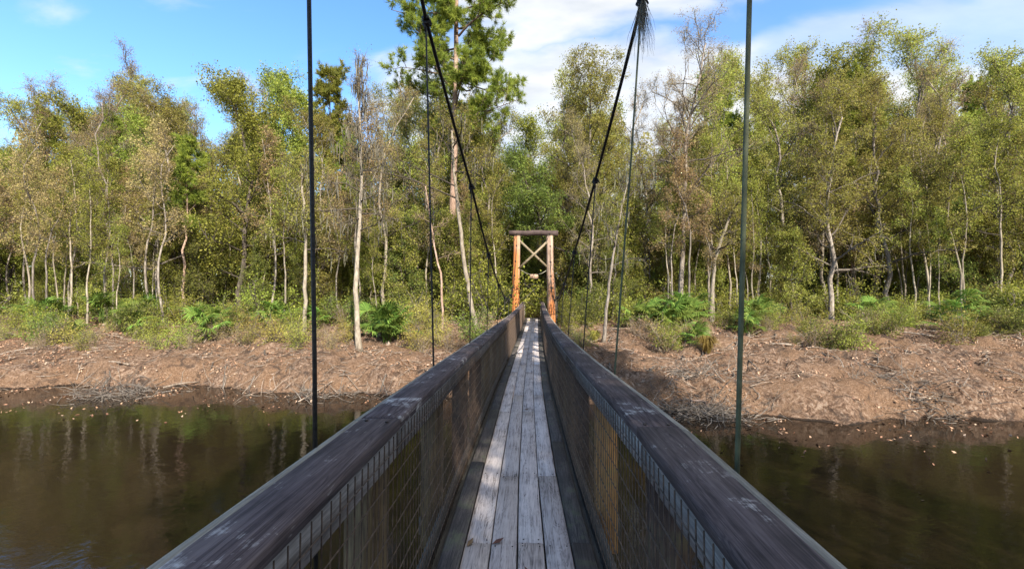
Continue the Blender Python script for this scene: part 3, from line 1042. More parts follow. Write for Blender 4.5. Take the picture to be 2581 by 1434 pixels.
# --- leaning mottled tree on the right bank
loc, pth = rel([(1519, 900), (1527, 800), (1538, 690), (1552, 600), (1568, 520), (1590, 430)], 22.5)
lean = make_tree(14, pth, .10, .03, dict(n=13, t0=.45, t1=1.0, l0=2.2, l1=1.2, e0=10, e1=45, lift=.05, n2=6, l2=.42, n3=5, l3=.4, wig=.2),
                 (M['bark_grey'], M['olive']), dict(kind='quad', m=3, s=.15, size=.085), nseg=14, wob=.02, moss=80)
place_tree('leaning_tree', lean, loc, 0, 1, 'thin mottled tree leaning right on the bank behind the mossy hanger')

# --- tall forked tree at the right
loc, pth = rel([(1712, 830), (1718, 700), (1724, 560), (1727, 440), (1730, 340), (1745, 260), (1765, 190), (1778, 110)], 30)
def lim(pxs, d=30): return [P(p[0], p[1], d + (p[2] if len(p) > 2 else 0)) - np.array(loc) for p in pxs]
ex = [(lim([(1730, 335), (1716, 270, .5), (1680, 245, 1), (1640, 232, 1)]), .08), (lim([(1722, 520), (1745, 470, -1), (1790, 420, -1.5), (1830, 370, -2)]), .10),
      (lim([(1735, 300), (1760, 260, -1), (1800, 200, -1.5), (1830, 190, -2)]), .08), (lim([(1728, 430), (1690, 390, 1), (1650, 340, 1)]), .08)]
tallr = make_tree(15, pth, .20, .05, dict(n=24, t0=.45, t1=1.0, l0=4.6, l1=2.6, e0=15, e1=60, lift=.06, n2=8, l2=.42, n3=7, l3=.55, wig=.18),
                  (M['bark_grey'], M['tan']), dict(kind='quad', m=4, s=.11, size=.075), nseg=18, wob=.03, moss=80, extra_limbs=ex)
place_tree('hardwood_tree', tallr, loc, 0, 1, 'tall forked tree with thin brownish crown, highest at the right side')

# --- dense olive tree right of the sky gap
loc, pth = rel([(1482, 830), (1482, 640), (1480, 500), (1484, 400), (1488, 300), (1490, 190)], 33)
olr = make_tree(16, pth, .23, .05, dict(n=28, t0=.36, t1=1.0, l0=4.4, l1=2.9, e0=10, e1=55, lift=.06, n2=9, l2=.42, n3=8, l3=.6, wig=.16),
                (M['bark_grey'], M['olive']), dict(kind='quad', m=8, s=.13, size=.125), nseg=16, wob=.04, moss=25)
place_tree('hardwood_tree', olr, loc, 0, 1, 'bushy olive-brown tree directly right of the open gap of sky')

# --- dark evergreen leaning behind the tower
loc, pth = rel([(1400, 820), (1392, 660), (1372, 580), (1350, 520), (1325, 470), (1318, 430)], 32)
evg = make_tree(17, pth, .20, .06, dict(n=18, t0=.50, t1=1.0, l0=3.4, l1=2.4, e0=-5, e1=40, lift=.03, n2=8, l2=.45, n3=7, l3=.5, wig=.16),
                (M['bark_dark'], M['green']), dict(kind='quad', m=10, s=.16, size=.14), nseg=14, wob=.03)
place_tree('evergreen_tree', evg, loc, 0, 1, 'dark green evergreen leaning left above the log tower')

# --- snag and pale trunk near the left cable
loc, pth = rel([(1114, 900), (1113, 820), (1119, 770), (1108, 735), (1117, 700), (1098, 650), (1085, 560), (1072, 470)], 23.5)
snag = make_tree(18, pth, .075, .03, dict(n=8, t0=.5, t1=1.0, l0=1.4, l1=1.0, e0=10, e1=50, lift=.05, n2=5, l2=.45, n3=4, l3=.35, wig=.22),
                 (M['bark_pine'], M['tan']), dict(kind='quad', m=2, s=.15, size=.07), nseg=16, wob=.02)
place_tree('crooked_tree', snag, loc, 0, 1, 'thin crooked reddish tree rising behind the second left hanger')
loc, pth = rel([(766, 870), (770, 760), (771, 650), (764, 540), (760, 420)], 25)
pl2 = make_tree(19, pth, .13, .06, dict(n=14, t0=.5, t1=1.0, l0=2.4, l1=1.6, e0=10, e1=50, lift=.05, n2=6, l2=.45, n3=6, l3=.45, wig=.2),
                (M['bark_pale'], M['olive']), dict(kind='quad', m=5, s=.18, size=.10), nseg=14, wob=.03, moss=100)
place_tree('hardwood_tree', pl2, loc, 0, 1, 'pale straight trunk on the bank just left of the nearest hanger')
loc, pth = rel([(1792, 830), (1793, 760), (1798, 690), (1805, 640), (1822, 590), (1840, 540)], 29)
def lim(pxs, d=29): return [P(p[0], p[1], d + (p[2] if len(p) > 2 else 0)) - np.array(loc) for p in pxs]
pl3 = make_tree(20, pth, .15, .08, dict(n=12, t0=.6, t1=1.0, l0=2.6, l1=1.8, e0=20, e1=55, lift=.05, n2=6, l2=.45, n3=6, l3=.45, wig=.2),
                (M['bark_pale'], M['olive']), dict(kind='quad', m=4, s=.18, size=.10), nseg=14, wob=.02,
                extra_limbs=[(lim([(1800, 665), (1790, 630, .3), (1782, 580, .5), (1770, 540, .5)]), .09)])
place_tree('hardwood_tree', pl3, loc, 0, 1, 'cream-barked forked tree beyond the sunlit clearing at the right')


# --- prototypes for the rest of the wood (unit: metres, height ~16)
def proto(seed, H, r0, limbs, mats, spec, wob=.12, lean=.8, moss=0, k=7):
    rng = np.random.RandomState(seed + 500)
    pth = [(0, 0, -.4)] + [(rng.normal(0, lean * f), rng.normal(0, lean * f), H * f) for f in (.3, .6, .85, 1.0)]
    return make_tree(seed, pth, r0, r0 * .18, limbs, mats, spec, nseg=14, wob=wob, k=k, moss=moss)


PR = {}
for i in range(3):
    PR['olive', i] = proto(30 + i, 16, .20, dict(n=24, t0=.22, t1=1.0, l0=4.0, l1=1.8, e0=12, e1=62, lift=.06, n2=8, l2=.42, n3=7, l3=.6, wig=.17),
                           (M['bark_grey'], M['olive']), dict(kind='quad', m=7, s=.12, size=.115), moss=25)
for i in range(3):
    PR['tan', i] = proto(40 + i, 17, .17, dict(n=24, t0=.25, t1=1.0, l0=3.6, l1=1.5, e0=15, e1=62, lift=.06, n2=8, l2=.42, n3=7, l3=.55, wig=.17),
                         ((M['bark_pale'], M['bark_grey'], M['bark_pale'])[i], M['tan']), dict(kind='quad', m=4, s=.11, size=.075), moss=70)
for i in range(3):
    PR['green', i] = proto(50 + i, 14, .20, dict(n=26, t0=.14, t1=1.0, l0=3.6, l1=1.4, e0=5, e1=60, lift=.05, n2=8, l2=.42, n3=7, l3=.6, wig=.15),
                           (M['bark_dark'], (M['green'], M['midgreen'], M['midgreen'])[i]), dict(kind='quad', m=9, s=.16, size=.135))
for i in range(2):
    PR['pine', i] = proto(60 + i, 19, .19, dict(n=18, t0=.55, t1=1.0, l0=2.8, l1=1.6, e0=5, e1=50, lift=.06, n2=7, l2=.42, n3=5, l3=.5, wig=.13, s2=.4, up2=.25),
                          (M['bark_pine'], M['needles']), dict(kind='needle', m=22, len=.36, w=.055), lean=.4)
for i in range(3):
    PR['pole', i] = proto(70 + i, 11, .085, dict(n=13, t0=.45, t1=1.0, l0=1.8, l1=.9, e0=15, e1=60, lift=.07, n2=6, l2=.45, n3=5, l3=.4, wig=.2),
                          ((M['bark_pale'], M['bark_pale'], M['bark_grey'])[i], (M['olive'], M['midgreen'], M['tan'])[i]), dict(kind='quad', m=6, s=.12, size=.10), wob=.035, lean=.55, k=6)


for i in range(3):
    PR['thicket', i] = proto(75 + i, 7, .07, dict(n=22, t0=.10, t1=1.0, l0=2.3, l1=1.0, e0=10, e1=60, lift=.06, n2=7, l2=.45, n3=6, l3=.45, wig=.2),
                             ((M['bark_grey'], M['bark_pale'], M['bark_dark'])[i], (M['olive'], M['midgreen'], M['green'])[i]), dict(kind='quad', m=6, s=.12, size=.115), lean=.5, k=6)


def make_shrub(seed, H, mat_leaf, m=10, size=.11, nst=9, spread=.6, s=.16, bk='bark_grey'):
    rng = np.random.RandomState(seed)
    W = MB(); tips = []
    for i in range(nst):
        az = i * 2.4 + rng.uniform(-.5, .5); el = R(rng.uniform(38, 82))
        d = np.array([math.cos(az) * math.cos(el) * spread * 1.6, math.sin(az) * math.cos(el) * spread * 1.6, math.sin(el)])
        B = grow(rng, (rng.normal(0, .12), rng.normal(0, .12), -.1), d, H * rng.uniform(.7, 1.15), 6, .16, .02)
        W.tube(B, np.linspace(.022, .006, len(B)), 4, cap=False)
        for j in range(7):
            a = rng.randint(1, len(B) - 1)
            C = grow(rng, B[a], nrm(B[a + 1] - B[a]) * .6 + rng.normal(0, .7, 3), H * .34 * rng.uniform(.5, 1.2), 3, .25, .03)
            W.tube(C, np.linspace(.010, .004, len(C)), 3, cap=False)
            tips += [C[1], C[2], C[3], C[3] + rng.normal(0, .1, 3)]
    tips = np.array(tips)
    pts = np.repeat(tips, m, 0) + rng.normal(0, s, (len(tips) * m, 3))
    pts[:, 2] = np.maximum(pts[:, 2], .05)
    V, f = leaf_quads(rng, pts, size)
    tint = np.clip(np.repeat(rng.uniform(0, .7, len(tips)), m) + rng.uniform(0, .35, len(f)), 0, 1)
    return W.mesh('trunk', M[bk], True), make_mesh('foliage', V, [f], mat_leaf, tint)


SH = {'bright': make_shrub(80, 2.6, M['bright'], 8, .10), 'gold': make_shrub(81, 2.2, M['gold'], 7, .085), 'mid': make_shrub(82, 2.4, M['midgreen'], 9, .11),
      'dark': make_shrub(83, 2.2, M['green'], 9, .12), 'olive': make_shrub(84, 2.6, M['olive'], 7, .095), 'twiggy': make_shrub(85, 2.0, M['tan'], 3, .07, nst=12, bk='dead')}


def place_shrub(kind, x, y, s, label, group=None, cat='shrub', rz=None, sz=None):
    r = empty('shrub', (x, y, gz(x, y) - .03))
    r.rotation_euler = (0, 0, rs.uniform(0, 6.28) if rz is None else rz)
    r.scale = (s, s, sz or s)
    tag(r, label, cat, group)
    for nm, me in zip(('stem', 'foliage'), SH[kind]): link(nm, me, r)
    return r


def px_x(x, d):
    return float(P(x, 740, d)[0])


# skyline of the photograph: highest pixel row that trees reach at column x
SKX = [-1400, -400, 0, 300, 500, 700, 760, 820, 870, 930, 1000, 1060, 1120, 1200, 1260, 1300, 1340, 1370, 1400, 1450, 1500, 1550, 1600, 1660, 1720, 1780, 1830, 1950, 2200, 2581, 3400]
SKY_ = [260, 200, 230, 150, 240, 200, 215, 175, 210, 235, 215, 230, 240, 275, 285, 330, 345, 330, 255, 230, 215, 250, 215, 190, 170, 130, 150, 190, 140, 210, 240]

trees_specs = {'olive': (16, 'olive-leaved hardwood', 'hardwood_tree'), 'tan': (17, 'bare brown-twigged hardwood', 'bare_tree'), 'green': (14, 'dense green evergreen', 'evergreen_tree'),
               'pine': (19, 'slim pine', 'pine_tree'), 'pole': (11, 'slender understory tree', 'sapling'), 'thicket': (7, 'leafy understory tree', 'understory_tree')}


def spot(xp, d):
    side = 'far left of' if xp < 500 else 'left of' if xp < 1340 else 'right of' if xp < 2100 else 'far right of'
    return ('near the bank' if d < 33 else 'halfway into the wood' if d < 45 else 'deep in the wood') + ', ' + side + ' the bridge'



def put(kind, i, x_px, d, top_px=None, label=None, group=None, s=None):
    X = px_x(x_px, d)
    g = gz(X, d)
    Hp, desc, nm = trees_specs[kind]
    if s is None:
        top = 1.64 + (740 - top_px) / F * d
        s = max(.4, (top - g) / (Hp * 1.04))
    return place_tree(nm, PR[kind, i], (X, d, g - .1), rs.uniform(0, 6.28), s * .93, label, 'tree', group, s)


LATE = []
# trees one can single out in the photograph
put('pine', 0, 832, 40, 165, 'green-topped pine standing behind the nearest left hanger')
put('tan', 0, 965, 31, 205, 'bare twiggy tree between the mossy spire and the pine')
put('tan', 1, 935, 36, 225, 'brownish bare tree close behind the mossy spire')
put('olive', 0, 1075, 36, 235, 'olive tree filling the space left of the tall pine trunk')
put('olive', 1, 1235, 36, 290, 'olive-gold tree between the tall pine and the sky gap')
put('green', 1, 1205, 42, 300, 'green tree showing behind the clamp of the left cable')
put('green', 2, 1330, 50, 330, 'yellow-green tree low in the gap of sky above the tower')
put('tan', 2, 1620, 34, 230, 'bare pale-barked tree behind the mossy hanger')
put('tan', 0, 1680, 38, 270, 'brownish bare tree left of the tall forked tree')
put('olive', 2, 1565, 40, 330, 'olive tree between the bushy tree and the mossy hanger')
put('green', 0, 1545, 30, 500, 'small dark green tree under the sky opening right of the cable')
put('pine', 1, 1822, 44, 225, 'green-topped pine at the right side behind the forked tree')
put('olive', 0, 1800, 35, 380, 'yellowish olive tree right of the tall forked trunk')
put('tan', 1, 1440, 40, 300, 'thin tan tree behind the right side of the log tower')
put('olive', 2, 790, 33, 260, 'tan-olive tree at the left side behind the nearest hanger')

# the wood behind and beside them
rng = np.random.RandomState(21)
taken = []
nput = 0
kinds = ['olive'] * 7 + ['tan'] * 6 + ['green'] * 4 + ['pine'] * 2
for tr_ in range(1200):
    d = 28.5 + 34 * rng.rand() ** .9
    xp = rng.uniform(-350, 2950)
    X = px_x(xp, d)
    if abs(X - .15) < 1.6 + .02 * d: continue
    if 1620 < xp < 1830 and d < 34: continue
    if 880 < xp < 1250 and d < 33: continue
    if any((X - a) ** 2 + (d - b_) ** 2 < 3.0 ** 2 for a, b_ in taken): continue
    taken.append((X, d)); nput += 1
    kind = kinds[rng.randint(len(kinds))]
    top = np.interp(xp, SKX, SKY_) + rng.uniform(-5, 190) - (0 if 740 < xp < 1840 else rng.uniform(0, 40))
    if 1270 < xp < 1400: top += 60
    if 1530 < xp < 1850: top += rng.uniform(110, 190)
    if 750 < xp < 1010: top += rng.uniform(50, 130)
    Hp, desc, nm = trees_specs[kind]
    n_p = 3 if kind != 'pine' else 2
    hh = 1.64 + (740 - top) / F * d
    hh = 'tall' if hh > 19 else 'mid-height' if hh > 13 else 'short'
    put(kind, rng.randint(n_p), xp, d, top, f'{hh} {desc} {spot(xp, d)}', f'{desc}s of the wood')
    if nput >= 165: break

put('thicket', 1, 1322, 40, None, 'lit green understory tree framed by the left half of the log tower', s=.95)
put('thicket', 0, 1372, 43, None, 'olive understory tree framed by the right half of the log tower', s=1.05)
put('thicket', 1, 1347, 50, None, 'green understory tree closing the path behind the hanging sign', s=1.3)
put('olive', 1, 1352, 46, 430, 'olive tree with round crown showing above the crossbeam of the log tower')
put('green', 0, 1300, 39, 400, 'round-crowned green tree behind the left end of the crossbeam')
for (xp, d, k, sc_, lab) in ((1331, 34.5, 'mid', .9, 'green bush at the end of the deck, left of the path'), (1357, 35.5, 'bright', .9, 'yellow-green bush at the end of the deck, right of the path'), (1344, 38.5, 'mid', 1.3, 'green bush closing the view below the hanging sign')):
    LATE.append((k, xp, d, sc_, lab))
# understory saplings and pale poles
rng = np.random.RandomState(22)
for k in range(215):
    d = rng.uniform(26.5, 46)
    xp = rng.uniform(-150, 2750)
    X = px_x(xp, d)
    if abs(X - .15) < 1.9: continue
    i = rng.randint(3)
    put('pole', i, xp, d, None, ('slender olive-leaved sapling ', 'slender green-leaved sapling ', 'thin tan-leaved sapling ')[i] + spot(xp, d),
        'saplings under the taller trees', s=rng.uniform(.6, 1.25))
for k in range(265):
    d = rng.uniform(29.5, 58)
    xp = rng.uniform(-250, 2850) if k < 190 else rng.uniform(740, 1850)
    X = px_x(xp, d)
    if abs(X - .15) < 2.6 and d < 50: continue
    if 1700 < xp < 1860 and d < 33: continue
    i = rng.randint(3)
    put('thicket', i, xp, d, None, ('olive leafy understory tree ', 'pale-stemmed green understory tree ', 'dark green understory tree ')[i] + spot(xp, d),
        'leafy understory trees', s=rng.uniform(.6, 1.2))

# shrubs that stand out
def sh(kind, x_px, y_px, d, h, label, hk=2.4):
    X = px_x(x_px, d)
    return place_shrub(kind, X, d, h / hk, label)


for k, xp, d, sc_, lab in LATE: place_shrub(k, px_x(xp, d), d, sc_, lab)
sh('bright', 1240, 770, 27.5, 4.2, 'big bright yellow-green bush left of the log tower')
sh('bright', 1205, 770, 28.5, 3.4, 'yellow-green bush between the leaning pale tree and the tower')
sh('gold', 1060, 800, 25.5, 2.4, 'golden yellow bush on the bank top left of the crooked tree')
sh('gold', 1030, 800, 27, 2.2, 'pale gold bush behind the palmettos on the left bank')
sh('mid', 985, 830, 25, 1.9, 'mid green bush behind the left palmetto clump')
sh('dark', 860, 800, 26, 2.2, 'dark green bush left of the mossy spire trunk')
sh('gold', 868, 840, 24.0, 1.1, 'small yellow bush at the left foot of the mossy spire tree')
sh('mid', 1595, 800, 26, 2.3, 'green bush right of the leaning mottled tree')
sh('dark', 1640, 820, 25, 1.9, 'dark green bush on the right bank top before the palmettos')
sh('mid', 1480, 790, 28, 2.2, 'pale green bush beside the low log railing')
sh('twiggy', 1600, 860, 22.5, 1.5, 'bare twiggy brush overhanging the right bank')
sh('twiggy', 1230, 800, 25.5, 1.8, 'bare pale brush beside the leaning pale tree')
sh('twiggy', 1660, 850, 23, 1.4, 'dry twiggy brush below the right palmettos')
sh('bright', 1810, 800, 27, 1.7, 'bright green bush at the right beside the sunlit clearing')
rng = np.random.RandomState(23)
cnt = 0
snames = {'mid': 'mid green undergrowth shrub', 'dark': 'dark green undergrowth shrub', 'olive': 'olive undergrowth shrub', 'twiggy': 'bare twiggy undergrowth shrub', 'bright': 'yellow-green undergrowth shrub'}
for tr_ in range(600):
    d = rng.uniform(25.8, 46); xp = rng.uniform(-200, 2800); X = px_x(xp, d)
    if abs(X - .15) < 1.7 or (1720 < xp < 1840 and d < 30): continue
    kind = ['mid', 'dark', 'dark', 'olive', 'olive', 'twiggy', 'mid', 'bright'][rng.randint(8)]
    place_shrub(kind, X, d, rng.uniform(.5, 1.35), snames[kind] + ' ' + spot(xp, d), 'undergrowth shrubs on the forest floor')
    cnt += 1
    if cnt >= 190: break

# ------------------------------------------------------------------ palmettos
def frond_mesh(seed):
    rng = np.random.RandomState(seed)
    mb = MB()
    st = np.array([(0, 0, 0), (.16, 0, .30), (.42, 0, .52)])
    mb.tube(st, [.010, .008, .007], 4, tint=.3)
    base = st[-1]
    nl = 18
    for i in range(nl):
        a = R(-105 + 210 * i / (nl - 1))
        ln = .48 * (1 - .25 * abs(a) / 1.9) * rng.uniform(.85, 1.1)
        dr = np.array([math.cos(a), math.sin(a), .35 * math.cos(a)]); dr = nrm(dr)
        sd_ = nrm(np.cross(dr, (0, 0, 1)))
        mid = base + dr * ln * .55 + np.array([0, 0, rng.uniform(.0, .03)])
        tip = base + dr * ln + np.array([0, 0, -.10 * rng.uniform(.5, 1.8)])
        V = [base, mid - sd_ * .022, tip, mid + sd_ * .022, mid + np.array([0, 0, .012])]
        mb.add(V, None, [[0, 1, 4], [0, 4, 3], [1, 2, 4], [4, 2, 3]], tint=float(np.clip(.5 + rng.normal(0, .22), 0, 1)))
    return mb.mesh('frond', M['palm'])


FR = [frond_mesh(s) for s in (1, 2, 3)]


def palmetto(x_px, d, s, nf, label, group=None):
    X = px_x(x_px, d)
    r = empty('palmetto', (X, d, gz(X, d)))
    r.scale = (s * 1.25,) * 3
    nf = int(nf * 1.4)
    tag(r, label, 'palmetto', group)
    for i in range(nf):
        o = link('frond', FR[i % 3], r)
        o.rotation_euler = (rs.uniform(-.25, .25), rs.uniform(-.75, .35), i * 2.4 + rs.uniform(-.4, .4))
        sc_ = rs.uniform(.7, 1.25); o.scale = (sc_, sc_, sc_ * rs.uniform(.8, 1.3))
        o.location = (rs.uniform(-.12, .12), rs.uniform(-.12, .12), rs.uniform(0, .18))
    mb = MB(); mb.tube([(0, 0, -.15), (.02, 0, .08), (.05, .02, .2)], [.09, .08, .05], 6)
    mb.build('stem', M['dead'], r)


palmetto(978, 22.4, 1.35, 18, 'drooping palmetto clump spilling down the left bank')
palmetto(955, 23.6, 1.3, 14, 'bright green palmetto upslope of the drooping clump on the left bank')
palmetto(1003, 23.8, 1.3, 14, 'bright palmetto right of the drooping clump below the golden bush')
palmetto(1690, 23.6, 1.3, 16, 'green palmetto on the right bank edge above the exposed roots')
palmetto(1722, 24.6, 1.3, 16, 'broad palmetto at the left edge of the sunlit clearing')
palmetto(1655, 24.4, 1.2, 14, 'palmetto beside the dark bush on the right bank')
palmetto(1752, 21.0, .9, 14, 'low palmetto halfway down the right bank')
palmetto(1740, 25.6, 1.2, 14, 'bluish palmetto behind the broad one near the clearing')
palmetto(1610, 25.2, 1.1, 12, 'palmetto below the green bush right of the mottled tree')
palmetto(800, 25.0, 1.1, 12, 'palmetto behind the nearest left hanger')
rng = np.random.RandomState(31)
for k in range(26):
    xp = rng.choice([rng.uniform(-100, 730), rng.uniform(1860, 2700)])
    dq, sq = rng.uniform(23, 29), rng.uniform(.9, 1.4)
    palmetto(xp, dq, sq, 10, ('small' if sq < 1.1 else 'large') + ' palmetto ' + ('on the bank edge' if dq < 25 else 'just behind the bank edge' if dq < 27 else 'at the foot of the wood') + spot(xp, 30)[13:], 'palmettos along the bank top')


rng = np.random.RandomState(33)
for k in range(125):
    xp = rng.uniform(-150, 2750); d = 25.2 - 4.6 * rng.rand() ** 1.6; X = px_x(xp, d)
    if abs(X - .15) < 1.9 or 930 < xp < 1030 or 1740 < xp < 1840: continue
    kind = ['twiggy', 'mid', 'olive', 'dark', 'gold', 'twiggy'][rng.randint(6)]
    place_shrub(kind, X, d, rng.uniform(.3, .85), {'twiggy': 'low bare brush', 'mid': 'low green bush', 'olive': 'low olive bush', 'dark': 'low dark green bush', 'gold': 'low yellowish bush'}[kind]
                + ' on the bank edge, ' + spot(xp, 30).split(', ')[1], 'low bushes along the bank edge')


# grassy sedge tuft on the right bank
def tuft(x_px, d, n, h, mat, label, cat='grass tuft'):
    X = px_x(x_px, d); rng = np.random.RandomState(int(x_px))
    mb = MB()
    for i in range(n):
        az = rng.uniform(0, 6.28); sp2 = rng.uniform(.2, 1.0)
        d0 = np.array([math.cos(az), math.sin(az), 0])
        b0 = d0 * rng.uniform(0, .12)
        p1 = b0 + d0 * h * .35 * sp2 + np.array([0, 0, h * rng.uniform(.5, .8)])
        p2 = b0 + d0 * h * .8 * sp2 + np.array([0, 0, h * rng.uniform(.1, .7)])
        sd_ = np.array([-d0[1], d0[0], 0]) * .012
        mb.add([b0 - sd_, b0 + sd_, p1 + sd_, p1 - sd_, p2], [[0, 1, 2, 3]], [[3, 2, 4]], tint=rng.rand())
    o = mb.build('grass_tuft', mat); o.location = (X, d, gz(X, d))
    tag(o, label, cat)


tuft(1782, 20.0, 220, 1.0, M['gold'], 'pale drooping grass tuft on the right bank above the tangle of roots')
tuft(1500, 22.8, 140, .8, M['gold'], 'dry grass tuft at the foot of the mottled tree')
tuft(1700, 22.2, 160, .8, M['olive'], 'olive grass tuft hanging below the right palmettos')

# ------------------------------------------------------------------ litter, fallen branches, roots
rng = np.random.RandomState(41)
n = 70000
X = rng.uniform(-30, 30, n); Yl = 15 + 15 * rng.rand(n)
Z = ground(X, Yl)
drift = np.sin(X * 1.1 + 2 * np.sin(Yl * .7)) * np.sin(Yl * 1.6 + X * .5) + .5 * np.sin(X * 3.3 + Yl * 2.1)
ok = (Z > WATER_Z + .06) & (drift + rng.uniform(-1, 1, n) > .1)
X, Yl, Z = X[ok], Yl[ok], Z[ok]
pts = np.stack([X, Yl, Z + .05 + .08 * rng.rand(len(X))], 1)
fx = rng.uniform(-30, 30, 4200); fy = 16.9 - 1.5 * np.tanh(fx / 5.0) - np.abs(rng.normal(0, 2.0, 4200)) + .3
fp = np.stack([fx, fy, np.full(4200, WATER_Z + .012)], 1)
pts = np.concatenate([pts, fp[(ground(fx, fy) < WATER_Z - .03) & (np.sin(fx * 1.9) + rng.uniform(-1, 1, 4200) > .2)]])
V, f = leaf_quads(rng, pts, .11, up=.6, asp=.45)
tag(link('leaf_litter', make_mesh('leaf_litter', V, [f], M['litter'], rng.rand(len(f)))), 'brown fallen leaves covering the river bank', kind='stuff')

mb = MB()
for k in range(2600):
    x = rng.uniform(-26, 26); y = rng.uniform(15.5, 28)
    g = gz(x, y)
    if g < WATER_Z - .15: continue
    a = rng.uniform(0, math.pi); ln = rng.uniform(.3, 1.5)
    dv = np.array([math.cos(a), math.sin(a) * .7, 0]) * ln / 2
    A = np.array([x, y, 0]) - dv; B = np.array([x, y, 0]) + dv
    A[2] = gz(A[0], A[1]) + rng.uniform(.03, .12); B[2] = gz(B[0], B[1]) + rng.uniform(.03, .2)
    Cc = (A + B) / 2; Cc[2] = max(Cc[2], g + .05); Cc += rng.normal(0, .05, 3)
    mb.tube([A, Cc, B], [rng.uniform(.008, .022), .012, .005], 3, cap=False)
tag(mb.build('twig_litter', M['dead']), 'dry twigs and roots strewn over the river bank', kind='stuff')


mb = MB()                                                # bare roots running down the bank
for k in range(150):
    x = rng.uniform(-20, 20); y = rng.uniform(18, 24.5)
    if abs(x) < 1.5: continue
    pp = []
    hx = rng.uniform(-.6, .6)
    for q in range(7):
        pp.append((x, y, gz(x, y) + rng.uniform(.0, .10)))
        x += hx * .35 + rng.normal(0, .12); y -= rng.uniform(.1, .4)
    r0_ = rng.uniform(.015, .05)
    mb.tube(pp, np.linspace(r0_, r0_ * .3, 7), 5, cap=False)
for (xc_, yc_, nn_) in ((px_x(1775, 15.4), 15.4, 420), (px_x(1740, 17.5), 17.5, 160), (px_x(800, 17.2), 17.2, 110), (px_x(2300, 16), 16, 200), (px_x(300, 17), 17, 200)):
    for k in range(nn_):
        p0 = np.array([xc_ + rng.normal(0, .9), yc_ + rng.normal(0, .6), 0]); p0[2] = max(gz(p0[0], p0[1]), WATER_Z) + rng.uniform(0, .25)
        B = grow(rng, p0, rng.normal(0, 1, 3) * np.array([1, .7, .35]), rng.uniform(.4, 1.4), 4, .25, -.05)
        B[:, 2] = np.maximum(B[:, 2], WATER_Z - .02)
        mb.tube(B, np.linspace(rng.uniform(.008, .022), .004, 5), 3, cap=False, tint=1.)
tag(mb.build('bank_roots', M['bark_grey']), 'tangle of bare roots and brush along the waterline', kind='stuff')


def branch(pxs, r, label, group=None, mat='dead', side=3, seed=0):
    """fallen branch through photo points (x, y, depth)"""
    rng = np.random.RandomState(seed)
    pts = spline([P(*p) for p in pxs], 9)
    mb = MB(); mb.tube(pts, np.linspace(r, r * .4, 9), 6)
    for j in range(side):
        a = rng.randint(2, 8)
        B = grow(rng, pts[a], nrm(pts[a + 1 if a < 8 else 8] - pts[a - 1]) + rng.normal(0, .6, 3), rng.uniform(.5, 1.3), 4, .2, 0)
        mb.tube(B, np.linspace(r * .5, .006, 5), 4, cap=False)
    tag(mb.build('fallen_branch', M[mat], smooth=True), label, 'branch', group)


branch([(752, 1012, 16.4), (800, 985, 17.2), (860, 945, 18.8), (912, 912, 20.6)], .028, 'long pale branch lying from the water up to the mossy spire tree', seed=1)
branch([(756, 1036, 16.0), (800, 1038, 16.0), (870, 1048, 15.6)], .022, 'thin pale stick lying in the water behind the nearest left hanger', seed=2)
branch([(1648, 905, 19.8), (1665, 940, 18.9), (1682, 962, 18.2)], .085, 'short dark log sliding down the right bank', mat='bark_dark', side=1, seed=3)
branch([(1752, 995, 16.8), (1790, 955, 17.6), (1840, 940, 18.0), (1900, 925, 18.6)], .035, 'pale branch sticking up over the right bank below the grass tuft', seed=4)
branch([(1740, 1010, 16.2), (1775, 1010, 15.9), (1790, 1035, 15.5)], .05, 'reddish bent root at the right waterline', mat='bark_pine', seed=5)
branch([(1690, 1045, 15.6), (1760, 1075, 15.1), (1830, 1060, 15.0)], .04, 'dark dead branch lying in the water under the right bank', mat='bark_dark', side=7, seed=6)
branch([(1700, 1060, 14.8), (1770, 1120, 14.0), (1835, 1150, 13.6)], .035, 'dark dead branch reaching out of the right bank over the water', mat='bark_dark', side=8, seed=7)
branch([(1760, 905, 20.5), (1800, 930, 19.4), (1850, 960, 18.6)], .06, 'grey fallen limb lying across the upper right bank', mat='dead', side=5, seed=8)
branch([(850, 960, 18.6), (890, 968, 18.4), (960, 962, 18.6)], .03, 'brown stick lying near the left waterline under the pale branch', side=4, seed=9)
branch([(1030, 940, 19.5), (1070, 905, 21), (1100, 880, 22.5)], .03, 'brown stick lying upslope left of the handrail', side=3, seed=10)
rng = np.random.RandomState(43)
for k in range(24):
    xp = rng.choice([rng.uniform(-100, 720), rng.uniform(1870, 2700)]); d = rng.uniform(17.5, 24)
    X0 = px_x(xp, d)
    X1, d1 = X0 + rng.uniform(-1.6, 1.6), d + rng.uniform(-1, 1)
    mb = MB()
    A = np.array([X0, d, max(gz(X0, d), WATER_Z) + .06]); B = np.array([X1, d1, max(gz(X1, d1), WATER_Z) + .08])
    mb.tube(spline([A, (A + B) / 2 + np.array([0, 0, .1]), B], 5), np.linspace(.05, .02, 5), 6)
    tag(mb.build('fallen_branch', M['dead'], smooth=True), 'fallen branch lying on the bank away from the bridge', 'branch', 'fallen branches on the outer banks')

